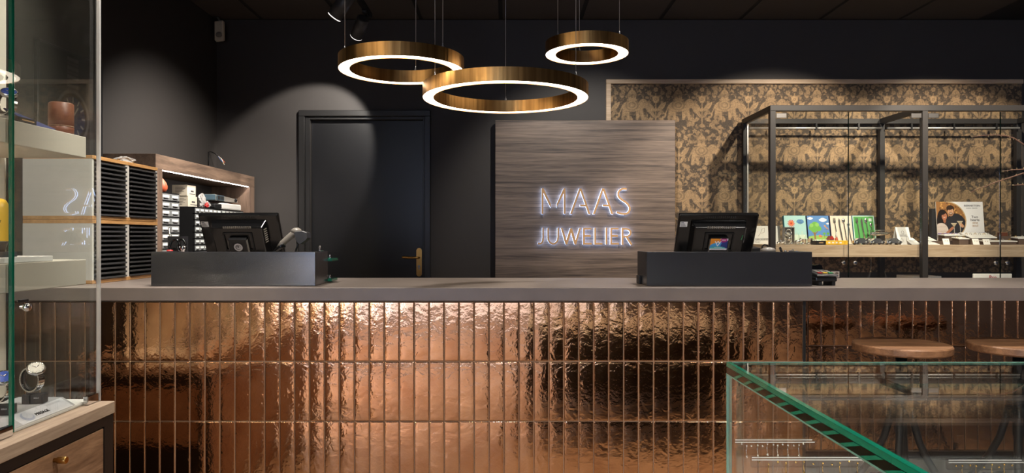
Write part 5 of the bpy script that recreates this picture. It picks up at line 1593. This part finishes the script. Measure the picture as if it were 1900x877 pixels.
pbox('roof_light', 'led_white', vit, -1.34, -1.30, .5, 1.8, 2.294, 2.3)
for (y0, y1) in ((.28, 1.678), (1.684, VYF - .009)):
    bm = bmesh.new(); box(bm, XG - .008, XG, y0, y1, ZB + .006, 2.298); g = obj('glass_side', bm, 'glass', vit)
    bm = bmesh.new(); e = y1 if y1 < 1.7 else y0
    box(bm, XG - .0081, XG + .0001, e - .0012, e + .0012, ZB + .006, 2.298); obj('glass_edge', bm, 'green_glass', g)
bm = bmesh.new(); box(bm, XBK + .006, XG - .009, VYF - .008, VYF, ZB + .006, 2.298); obj('glass_end', bm, 'glass', vit)
bm = bmesh.new(); box(bm, XG - .004, XG + .007, VYF - .0025, VYF + .004, ZB + .0005, 2.298, .001); obj('corner_profile', bm, 'alu', vit)
bm = bmesh.new(); box(bm, XG - .009, XG + .006, VYF - .058, VYF - .006, ZB + .0006, ZB + .026, .002); obj('corner_clamp', bm, 'chrome', vit)
bm = bmesh.new(); box(bm, XG - .010, XG + .006, 1.60, 1.674, ZB + .0006, ZB + .026, .002); obj('floor_clamp', bm, 'chrome', vit)
for (z0, z1) in ((1.394, 1.453), (1.034, 1.1046)):
    bm = bmesh.new(); box(bm, XBK + .001, -1.20, .32, 2.0, z0, z1, .0015); s_ = obj('shelf', bm, 'linen', vit)
    for yy in (.6, 1.0, 1.4, 1.72):
        bm = bmesh.new(); lathe(bm, [(.022, z0 - .0035), (.022, z0 - .0005)], (-1.30, yy, 0), 20); obj('puck_light', bm, 'led_puck', s_)
bm = bmesh.new(); box(bm, XG + .0003, XG + .008, 1.695, 1.725, 1.009, 1.017, .001); lk = obj('lock', bm, 'iron_black', vit)
bm = bmesh.new(); lathe(bm, [(.004, XG + .0003), (.005, XG + .006), (.0095, XG + .012), (.0105, XG + .018), (.008, XG + .023), (.004, XG + .024)], (0, 1.706, .998), 20, 'x'); obj('knob', bm, 'chrome', lk)


def watch(label, P, dial, rz, block=True, s=1.0, tilt=1.0):
    """P = base centre"""
    P = Vector(P); t = thing('wrist_watch', label, 'watch', tuple(P), 'steel watches in the left vitrine')
    R = Matrix.Rotation(rz, 3, 'Z'); zc = .032 * s
    def L(x, y, z): return P + R @ Vector((x, y, z))
    bm = bmesh.new(); n = 26; a0 = math.radians(64)
    rx, rz_ = .026 * s, .028 * s
    for k in range(n):
        a = a0 + math.radians(32) + (2 * PI - math.radians(64)) * (k + .5) / n
        c = Vector((rx * math.cos(a), 0, zc + rz_ * math.sin(a))); tn = Vector((-rx * math.sin(a), 0, rz_ * math.cos(a))).normalized(); no = Vector((math.cos(a), 0, math.sin(a)))
        hl, hw, ht = .0024 * s, .0085 * s, .0016 * s
        for (w0, w1, x) in ((-1, -.35, 0), (-.3, .3, .0006), (.35, 1, 0)):
            q = []
            for dn in (-1, 1):
                for (dt, dy) in ((-1, w0), (1, w0), (1, w1), (-1, w1)):
                    v = c + tn * dt * hl + no * (dn * ht + x) + Vector((0, dy * hw, 0)); q.append(L(*v))
            hexa(bm, q)
    obj('bracelet', bm, 'chrome', t)
    a = a0; no = Vector((math.cos(a), 0, math.sin(a))); c = Vector((rx * math.cos(a), 0, zc + rz_ * math.sin(a)))
    Q = R @ (no + Vector((.1, -.5, 0))).normalized().to_track_quat('Z', 'Y').to_matrix(); C = L(*c)
    bm = bmesh.new(); lathe(bm, [(.015 * s, -.004 * s), (.0195 * s, -.003 * s), (.020 * s, .002 * s), (.0185 * s, .0055 * s), (.0165 * s, .0055 * s), (.0162 * s, .0042 * s)], C, 28, 'z', True, Q); cs = obj('case', bm, 'chrome', t)
    bm = bmesh.new(); lathe(bm, [(.0161 * s, .0047 * s), (.0, .0049 * s)], C, 28, 'z', False, Q); d = obj('dial', bm, dial, t)
    bm = bmesh.new()
    def H(x, y): return C + Q @ Vector((x * s, y * s, .0054 * s))
    for (x, y, w) in ((.006, .007, .0011), (-.008, .006, .0009)): tube(bm, [H(0, 0), H(x, y)], w * s, 5)
    for k in range(12): q = 2 * PI * k / 12; tube(bm, [H(.0125 * math.cos(q), .0125 * math.sin(q)), H(.0148 * math.cos(q), .0148 * math.sin(q))], .0006 * s, 4)
    obj('hands', bm, 'chrome', d)
    bm = bmesh.new(); tube(bm, [L(rx * .84 * math.cos(q), 0, zc + rz_ * .84 * math.sin(q)) for q in [math.radians(118 + 232 * k / 18) for k in range(19)]], .0035 * s, 8); obj('holder_clip', bm, 'plastic_dark', t)
    return t


def watch_block(label, P, rz):
    P = Vector(P); t = thing('watch_block', label, 'watch stand', tuple(P), 'grey blocks carrying the watches')
    R = Matrix.Rotation(rz, 3, 'Z')
    bm = bmesh.new(); box(bm, -.026, -.0075, -.014, .014, .0005, .024, .0006); box(bm, -.0055, .026, -.014, .014, .0005, .024, .0006)
    for v in bm.verts: v.co = P + R @ v.co
    obj('block', bm, 'dark_grey_block', t)
    text_part('lettering', 'SEIKO', 'text_white', t, P + R @ Vector((.003, -.0146, .014)), .005, R @ Matrix.Rotation(PI / 2, 3, 'X'))
    return t


# sloping display plinth
pz0 = ZB + .0085
pl_ = thing('display_plinth', 'pale grey watch display plinth with a lettered sloping edge', 'display stand', (-1.25, 1.86, pz0))
xs0, xs1, xs2 = -1.355, -1.232, -1.197
bm = bmesh.new(); prism(bm, [(xs0, pz0 + .022), (xs1, pz0 + .022), (xs2, pz0 + .0006), (xs2 - .014, pz0 + .0006), (xs1 - .008, pz0 + .012), (xs0, pz0 + .012)], lambda u, v, d: (u, d, v), 1.66, 1.945); obj('plate', bm, 'grey_plate', pl_)
bm = bmesh.new(); box(bm, xs0, xs0 + .03, 1.70, 1.90, pz0 + .0006, pz0 + .0118); obj('foot', bm, 'plastic_grey', pl_)
sl_v = Vector((xs2 - xs1, 0, -.0214)); sl_l = sl_v.length; sd = -sl_v.normalized(); nrm = Vector((.0214, 0, xs2 - xs1)).normalized()
pt = Paint(.2, sl_l, .0012, (214, 214, 218)); pt.ell(.04, .02, .02, .016, (170, 176, 196)); pt.ell(.045, .024, .015, .012, (208, 210, 216)); pt.ell(.11, .03, .018, .018, (190, 192, 198)); pt.ell(.11, .03, .016, .016, (214, 214, 218))
for k in range(14): pt.line(.13 + .004 * k, .03, .131 + .004 * k, .035, .0012, (120, 122, 130))
for k in range(5): pt.line(.02 + .03 * k, .005, .05 + .03 * k, .03, .0012, (190, 192, 200))
o_ = Vector((xs2, 1.735, pz0 + .0006)) + nrm * .0005
print_part('slope_print', pt.a, .2, sl_l, pl_, Matrix(((0, sd.x, nrm.x, o_.x), (1, sd.y, nrm.y, o_.y), (0, sd.z, nrm.z, o_.z), (0, 0, 0, 1))))
Rs = Matrix(((0, sd.x, nrm.x), (1, sd.y, nrm.y), (0, sd.z, nrm.z)))
text_part('lettering', 'PRESAGE', 'text_black', pl_, o_ + Vector((0, .065, 0)) + sd * .012 + nrm * .0008, .013, Rs)
zp = pz0 + .0225
wz_ = .55
for k, (y, dial, l1, l2) in enumerate(((1.875, 'dial_white', 'steel watch with white dial, farthest back on the plinth', 'grey block under the white-dial watch'), (1.755, 'dial_blue', 'steel watch with blue dial on the lettered plinth', 'grey block under the blue-dial watch'), (1.675, 'dial_white', 'steel watch cut by the left edge of the picture', 'grey block at the left picture edge'))):
    xq = -1.262 - .018 * (k == 2)
    watch_block(l2, (xq, y, zp), wz_ * .3)
    watch(l1, (xq - .008, y, zp + .0275), dial, -.2, tilt=1, s=1.12)
t = thing('brand_plate', 'small white brand plate lying in front of the plinth', 'plate', (-1.22, 1.63, pz0))
bm = bmesh.new(); hexa(bm, [(-1.26, 1.55, pz0 + .0005), (-1.20, 1.55, pz0 + .0005), (-1.20, 1.70, pz0 + .0005), (-1.26, 1.70, pz0 + .0005), (-1.26, 1.55, pz0 + .011), (-1.212, 1.55, pz0 + .008), (-1.212, 1.70, pz0 + .008), (-1.26, 1.70, pz0 + .011)]); bmesh.ops.translate(bm, verts=bm.verts, vec=(0, -.06, 0)); obj('plate', bm, 'white_matt', t)
text_part('lettering', 'SEIKO', 'text_dark', t, (-1.222, 1.575, pz0 + .0093), .014, Matrix(((0, -1, 0), (1, 0, 0), (0, 0, 1))))

# upper shelf
zu = 1.4536
t = thing('watch_cushion', 'chrome watch stand on the upper vitrine shelf', 'watch stand', (-1.245, 1.74, zu))
bm = bmesh.new(); box(bm, -1.275, -1.215, 1.72, 1.76, zu + .0005, zu + .014, .003); obj('base', bm, 'chrome', t)
watch('steel watch with blue dial on the upper vitrine shelf', (-1.245, 1.74, zu + .0145), 'dial_blue', -.2)
t = thing('blue_card', 'dark blue brand card leaning on the upper vitrine shelf', 'card', (-1.22, 1.86, zu))
bm = bmesh.new(); hexa(bm, [(-1.245, 1.80, zu + .0005), (-1.215, 1.80, zu + .0005), (-1.215, 1.885, zu + .0005), (-1.245, 1.885, zu + .0005), (-1.262, 1.755, zu + .037), (-1.258, 1.755, zu + .039), (-1.213, 1.885, zu + .005), (-1.218, 1.885, zu + .005)]); obj('card', bm, 'navy', t)
t = thing('name_plate', 'low black name plate on the upper vitrine shelf', 'plate', (-1.235, 1.785, zu))
bm = bmesh.new(); box(bm, -1.222, -1.207, 1.73, 1.80, zu + .0005, zu + .014, .001); obj('plate', bm, 'text_black', t); pbox('gold_line', 'text_gold', t, -1.2069, -1.2064, 1.745, 1.79, zu + .006, zu + .009)
t = thing('watch_roll', 'brown leather watch roll standing on the upper shelf', 'watch roll', (-1.24, 1.955, zu))
bm = bmesh.new(); lathe(bm, [(.028, .0005), (.031, .004), (.0315, .02), (.0305, .021), (.0305, .024), (.0315, .025), (.031, .085), (.028, .088), (.02, .088)], (-1.243, 1.955, zu), 24); obj('roll', bm, 'leather_brown', t)
bm = bmesh.new(); lathe(bm, [(.0316, .0215), (.0322, .0225), (.0316, .0235)], (-1.243, 1.955, zu), 24); obj('strap', bm, 'oak_drawer', t)
# lower shelf
zl = 1.1052
t = pbox('white_riser', 'white_matt', None, -1.405, -1.212, 1.30, 1.872, zl, zl + .0135, bev=.001); tag(t, 'flat white riser board on the lower vitrine shelf', 'display block')
zr = zl + .014
t = thing('display_tank', 'yellow bottle-shaped diving display cut by the left picture edge', 'display', (-1.262, 1.74, zr))
c = (-1.258, 1.735, zr)
bm = bmesh.new(); box(bm, -1.31, -1.232, 1.70, 1.765, zr + .0003, zr + .013, .001); bs = obj('name_block', bm, 'dark_grey_block', t)
bm = bmesh.new(); lathe(bm, [(.014, .0135), (.0155, .022), (.0185, .033), (.0215, .036), (.0215, .0385)], c, 28); obj('foot', bm, 'dark_grey_block', t)
bm = bmesh.new(); lathe(bm, [(.0218, .039), (.0222, .041), (.0222, .118), (.0205, .131), (.015, .141), (.006, .145), (.0, .1455)], c, 28); tk = obj('tank', bm, 'yellow', t)
text_part('lettering', 'CITIZEN', 'text_white', t, (-1.302, 1.6992, zr + .0035), .0135)
text_part('lettering', 'MAST', 'text_black', t, (-1.255, 1.7126, zr + .085), .008)
text_part('lettering', 'PRO', 'text_black', t, (-1.249, 1.7126, zr + .079), .005)
text_part('lettering', '1770', 'text_white', t, (-1.2565, 1.7127, zr + .0362), .0045)

# framed picture on the left wall, seen through the vitrine
y0, y1, z0, z1 = 3.25, 3.775, 1.50, 2.092
pic = thing('wall_picture', 'dark framed picture of a wrist watch on the left wall', 'picture', (XL + .02, 3.5, z0))
bm = bmesh.new(); box(bm, XL + .0005, XL + .022, y0, y1, z0, z1, .003); obj('frame', bm, 'plastic_black_matt', pic)
W, H = y1 - y0 - .03, z1 - z0 - .03
pt = Paint(W, H, .004, (24, 24, 27)); cx, cy = W * .5, H * .45
for k in range(9): pt.rect(cx - .045 + .002 * (k % 2), cx + .045, cy + .10 + .022 * k, cy + .118 + .022 * k, (64, 62, 62) if k % 2 else (84, 81, 79))
pt.ell(cx, cy, .135, .135, (80, 78, 77)); pt.ell(cx, cy, .118, .118, (16, 17, 22)); pt.ell(cx, cy, .10, .10, (22, 36, 66))
for k in range(12): a = 2 * PI * k / 12; pt.line(cx + .075 * math.cos(a), cy + .075 * math.sin(a), cx + .095 * math.cos(a), cy + .095 * math.sin(a), .008, (140, 138, 134))
pt.line(cx, cy, cx - .04, cy + .05, .008, (146, 144, 140)); pt.line(cx, cy, cx + .06, cy + .02, .006, (146, 144, 140)); pt.line(cx - .03, cy - .035, cx + .03, cy - .035, .006, (70, 72, 80))
# on a wall facing +X the print runs along +Y read from the room: mirror u
print_part('picture_print', pt.a[:, ::-1], W, H, pic, Matrix(((0, 0, 1, XL + .0225), (1, 0, 0, y0 + .015), (0, 1, 0, z0 + .015), (0, 0, 0, 1))))

# ================================================================== RIGHT GLASS COUNTER
GX0, GX1, GY0, GY1, GZ, GB = .192, 1.42, -.42, .610, 1.0605, .65
gc = thing('glass_counter', 'glass jewellery counter with thick green edges, front right', 'vitrine', (.8, .1, 0))
GT = .0105
bm = bmesh.new(); box(bm, GX0, GX1, GY0, GY1, GZ - GT, GZ); obj('glass_top', bm, 'glass', gc)
bm = bmesh.new(); box(bm, GX0 + .0065, GX1, GY1 - .0065, GY1 - .0005, GB + .003, GZ - GT - .0003); obj('glass_back', bm, 'glass', gc)
bm = bmesh.new(); box(bm, GX0 + .0003, GX0 + .006, GY0, GY1 - .0005, GB + .003, GZ - GT - .0003); obj('glass_side', bm, 'glass', gc)
# polished green edges of the top pane: bright upper arris, dark flank with glints put in as stripes, pale lower arris
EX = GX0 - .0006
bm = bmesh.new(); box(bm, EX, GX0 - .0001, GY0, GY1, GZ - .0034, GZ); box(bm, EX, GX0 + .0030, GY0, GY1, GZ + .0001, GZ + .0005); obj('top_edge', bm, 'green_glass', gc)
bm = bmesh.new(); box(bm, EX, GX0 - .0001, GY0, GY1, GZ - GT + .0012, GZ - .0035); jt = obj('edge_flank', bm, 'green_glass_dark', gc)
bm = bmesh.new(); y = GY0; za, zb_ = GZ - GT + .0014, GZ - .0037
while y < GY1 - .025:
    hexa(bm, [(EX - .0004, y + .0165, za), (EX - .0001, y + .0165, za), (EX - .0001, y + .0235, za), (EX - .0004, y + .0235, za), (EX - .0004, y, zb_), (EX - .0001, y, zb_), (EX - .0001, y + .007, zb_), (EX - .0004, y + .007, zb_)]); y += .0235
obj('glint_stripes', bm, 'green_glass', jt)
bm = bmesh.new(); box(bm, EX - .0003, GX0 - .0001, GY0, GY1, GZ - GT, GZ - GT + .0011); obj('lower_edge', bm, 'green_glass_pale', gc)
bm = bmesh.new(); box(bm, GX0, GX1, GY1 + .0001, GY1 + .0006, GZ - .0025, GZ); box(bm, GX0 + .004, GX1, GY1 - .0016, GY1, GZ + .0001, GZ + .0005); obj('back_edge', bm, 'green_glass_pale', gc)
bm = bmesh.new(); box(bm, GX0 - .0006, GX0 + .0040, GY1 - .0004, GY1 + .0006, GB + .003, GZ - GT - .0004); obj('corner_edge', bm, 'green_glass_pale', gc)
bm = bmesh.new(); box(bm, GX0 - .01, GX1, GY0, GY1 + .01, .20, GB, .002); obj('base', bm, 'iron_black', gc)
for (a, b) in ((GX0 + .03, GY1 - .07), (GX1 - .07, GY1 - .07), (GX0 + .03, GY0 + .03), (GX1 - .07, GY0 + .03)): pbox('leg', 'iron_black', gc, a, a + .04, b, b + .04, 0, .1995)
bm = bmesh.new(); box(bm, GX0 + .012, GX1 - .01, GY0, GY1 - .012, GB + .0005, GB + .008); obj('floor_panel', bm, 'white_matt', gc)
GFL = GB + .0085


def acrylic_bar(label, px0, px1, py, Y, m, n, ang=0.0):
    a, b, z = wx(px0, Y), wx(px1, Y), wz(py, Y)
    t = thing('earring_bar', label, 'earring stand', ((a + b) / 2, Y, GFL), 'acrylic earring stands in the glass counter')
    r = .0042
    pl = [(a, z - r), (b - r, z - r)] + [(b - r + r * math.sin(q), z - r * math.cos(q)) for q in [PI * k / 8 for k in range(1, 8)]] + [(b - r, z + r), (a, z + r)]
    bm = bmesh.new(); prism(bm, pl, lambda u, v, d: (u, Y + d, v), 0, .004); br = obj('bar', bm, 'acrylic', t)
    bm = bmesh.new(); box(bm, a, b - r, Y - .0004, Y - .0001, z + r - .0007, z + r); box(bm, a, b - r * .5, Y - .0004, Y - .0001, z + r - .0026, z + r - .0019); obj('bar_edge', bm, 'plastic_white', br)
    bm = bmesh.new(); box(bm, (a + b) / 2 - .006, (a + b) / 2 + .006, Y + .0005, Y + .0035, GFL + .0045, z - r - .0003); box(bm, (a + b) / 2 - .02, (a + b) / 2 + .02, Y - .006, Y + .010, GFL + .0002, GFL + .0042); obj('foot', bm, 'acrylic', t)
    rg = random.Random(int(px0))
    for k in range(n):
        u = a + .004 + (b - a - .012) * (k + .3 * rg.random()) / n; zz = z + r * .3 - .0025 * rg.random()
        bm = bmesh.new(); sphere(bm, (u, Y - .0018, zz), .0008, 1, 1, 1, 8, 6)
        if k % 2: tube(bm, [(u, Y - .0018, zz), (u - .0006, Y - .002, zz - .004), (u, Y - .002, zz - .008)], .0003, 4); sphere(bm, (u, Y - .002, zz - .009), .001, 1, 1, 1.4, 8, 6)
        obj('earring', bm, m, t)


acrylic_bar('upper acrylic bar of silver earrings at the glass counter corner', 1364, 1516, 824, .592, 'silver', 13)
acrylic_bar('lower acrylic bar of gold earrings under the silver ones', 1395, 1622, 857, .560, 'gold', 12)
acrylic_bar('acrylic bar of gold earrings at the right of the glass counter', 1760, 1905, 862, .560, 'gold', 9)

# ================================================================== STOOLS
def stool(label, cx, cy):
    zt, th, R = .812, .027, .150
    t = thing('bar_stool', label, 'stool', (cx, cy, 0), 'bar stools at the counter')
    bm = bmesh.new(); lathe(bm, [(0, zt - th), (R - .006, zt - th), (R, zt - th + .005), (R, zt - .004), (R - .003, zt), (0, zt)], (cx, cy, 0), 48, 'z', False); obj('seat', bm, 'stool_wood', t)
    bm = bmesh.new(); lathe(bm, [(.045, zt - th - .009), (.045, zt - th - .0005)], (cx, cy, 0), 20); box(bm, cx - .012, cx + .095, cy - .012, cy + .012, zt - th - .008, zt - th - .0006); obj('seat_bracket', bm, 'iron_black', t)
    bm = bmesh.new(); lathe(bm, [(.014, .30), (.014, .50), (.017, .505), (.017, zt - th - .0095)], (cx, cy, 0), 16); obj('screw_column', bm, 'iron_black', t)
    bm = bmesh.new(); lathe(bm, [(.024, .55), (.034, .555), (.034, .595), (.024, .60)], (cx, cy, 0), 20); obj('hub', bm, 'iron_black', t)
    for k in range(4):
        a = PI / 4 + k * PI / 2 + .15; c, s = math.cos(a), math.sin(a)
        prof = [(.026, .60), (.036, .55), (.052, .49), (.078, .43), (.115, .37), (.155, .315), (.185, .24), (.198, .14), (.205, .0125)]
        bm = bmesh.new(); tube(bm, [(cx + r * c, cy + r * s, z) for r, z in prof], .0115, 10); obj('leg', bm, 'iron_black', t)
    bm = bmesh.new(); tube(bm, [(cx + .176 * math.cos(2 * PI * k / 32), cy + .176 * math.sin(2 * PI * k / 32), .27) for k in range(33)], .009, 8); obj('foot_ring', bm, 'iron_black', t)
    for k in range(4):
        a = k * PI / 2 + .15
        bm = bmesh.new(); tube(bm, [(cx + .014 * math.cos(a), cy + .014 * math.sin(a), .31), (cx + .06 * math.cos(a), cy + .06 * math.sin(a), .36), (cx + .11 * math.cos(a + .3), cy + .11 * math.sin(a + .3), .34), (cx + .176 * math.cos(a + .4), cy + .176 * math.sin(a + .4), .27)], .008, 8); obj('brace', bm, 'iron_black', t)


stool('round oak bar stool nearer the middle, whole seat in view', wx(1672.5, 2.35), 2.35)
stool('round oak bar stool cut by the right edge of the picture', wx(1890, 2.35), 2.35)

# ================================================================== TWIGS IN A VASE (base outside the frame)
BY = 2.72
def bp(px, py, dy=0.0): return Vector((wx(px, BY + dy), BY + dy, wz(py, BY + dy)))
vx = wx(1985, BY)
t = thing('twig_vase', 'budding bare twigs reaching in from the right', 'branches', (vx, BY, CZ))
bm = bmesh.new(); lathe(bm, [(.03, .0005), (.055, .01), (.062, .07), (.045, .13), (.022, .17), (.025, .19), (.021, .19)], (vx, BY, CZ), 28); obj('vase', bm, 'plastic_dark', t)
mouth = Vector((vx, BY, CZ + .18))
TW_ = [[(1950, 330), (1925, 292), (1900, 268), (1881, 256), (1867, 252), (1847, 250), (1820, 251.5), (1804, 254)],
       [(1960, 340), (1925, 322), (1899, 314), (1877, 315), (1861, 317.5)],
       [(1955, 350), (1925, 330), (1899, 321), (1872, 330), (1847, 338), (1831, 345), (1817, 349.5), (1800, 357)],
       [(1955, 355), (1925, 345), (1899, 342.5), (1880, 343.5)]]
for i, tw in enumerate(TW_):
    pts = [mouth] + [bp(x, y, .02 * i) for x, y in tw]
    bm = bmesh.new(); n = len(pts); tube(bm, pts, [.0036 - .0024 * k / (n - 1) for k in range(n)], 7); br = obj('twig', bm, 'bark', t)
    bm = bmesh.new(); rg = random.Random(i)
    for a, b in zip(pts[2:], pts[3:]):
        for q in (.0, .5):
            p = a.lerp(b, q); vs = sphere(bm, p + Vector((rg.uniform(-.003, .003), 0, rg.uniform(.001, .004) * (1 if rg.random() < .6 else -1))), .0028, .8, .8, 1.5, 7, 6)
    sphere(bm, pts[-1], .003, 1.5, .9, .9, 7, 6)
    obj('buds', bm, 'bud', br)
    if i == 0:
        bm = bmesh.new(); p = bp(1804, 254); tube(bm, [p, p + Vector((-.006, 0, .004))], .0015, 5); obj('twig_tip', bm, 'bud', br)

# ================================================================== SHOP BEHIND THE CAMERA
t = thing('wall_showcase', 'lit white wall showcase along the left wall behind the camera', 'showcase', (XL + .2, -1.2, 0))
sx0, sx1 = XL + .003, XL + .38
pbox('base', 'oak_drawer', t, sx0, sx1, -2.35, -.1, .0005, .30)
pbox('back_panel', 'white_matt', t, sx0, sx0 + .02, -2.35, -.1, .3005, 2.3)
pbox('roof', 'iron_black', t, sx0, sx1, -2.35, -.1, 2.3005, 2.4)
for y in (-2.35, -1.25, -.13): pbox('divider', 'white_matt', t, sx0 + .0205, sx1, y, y + .03, .3005, 2.3)
for z in (.30, .95, 1.6):
    if z > .4: pbox('shelf', 'white_matt', t, sx0 + .0205, sx1 - .03, -2.315, -.135, z, z + .02)
for z in (.945, 1.595, 2.295):
    for k, (a, b) in enumerate(((-2.31, -1.26), (-1.21, -.14))): pbox('light_strip', 'led_case', t, sx1 - .08, sx1 - .06, a, b, z - .005, z)
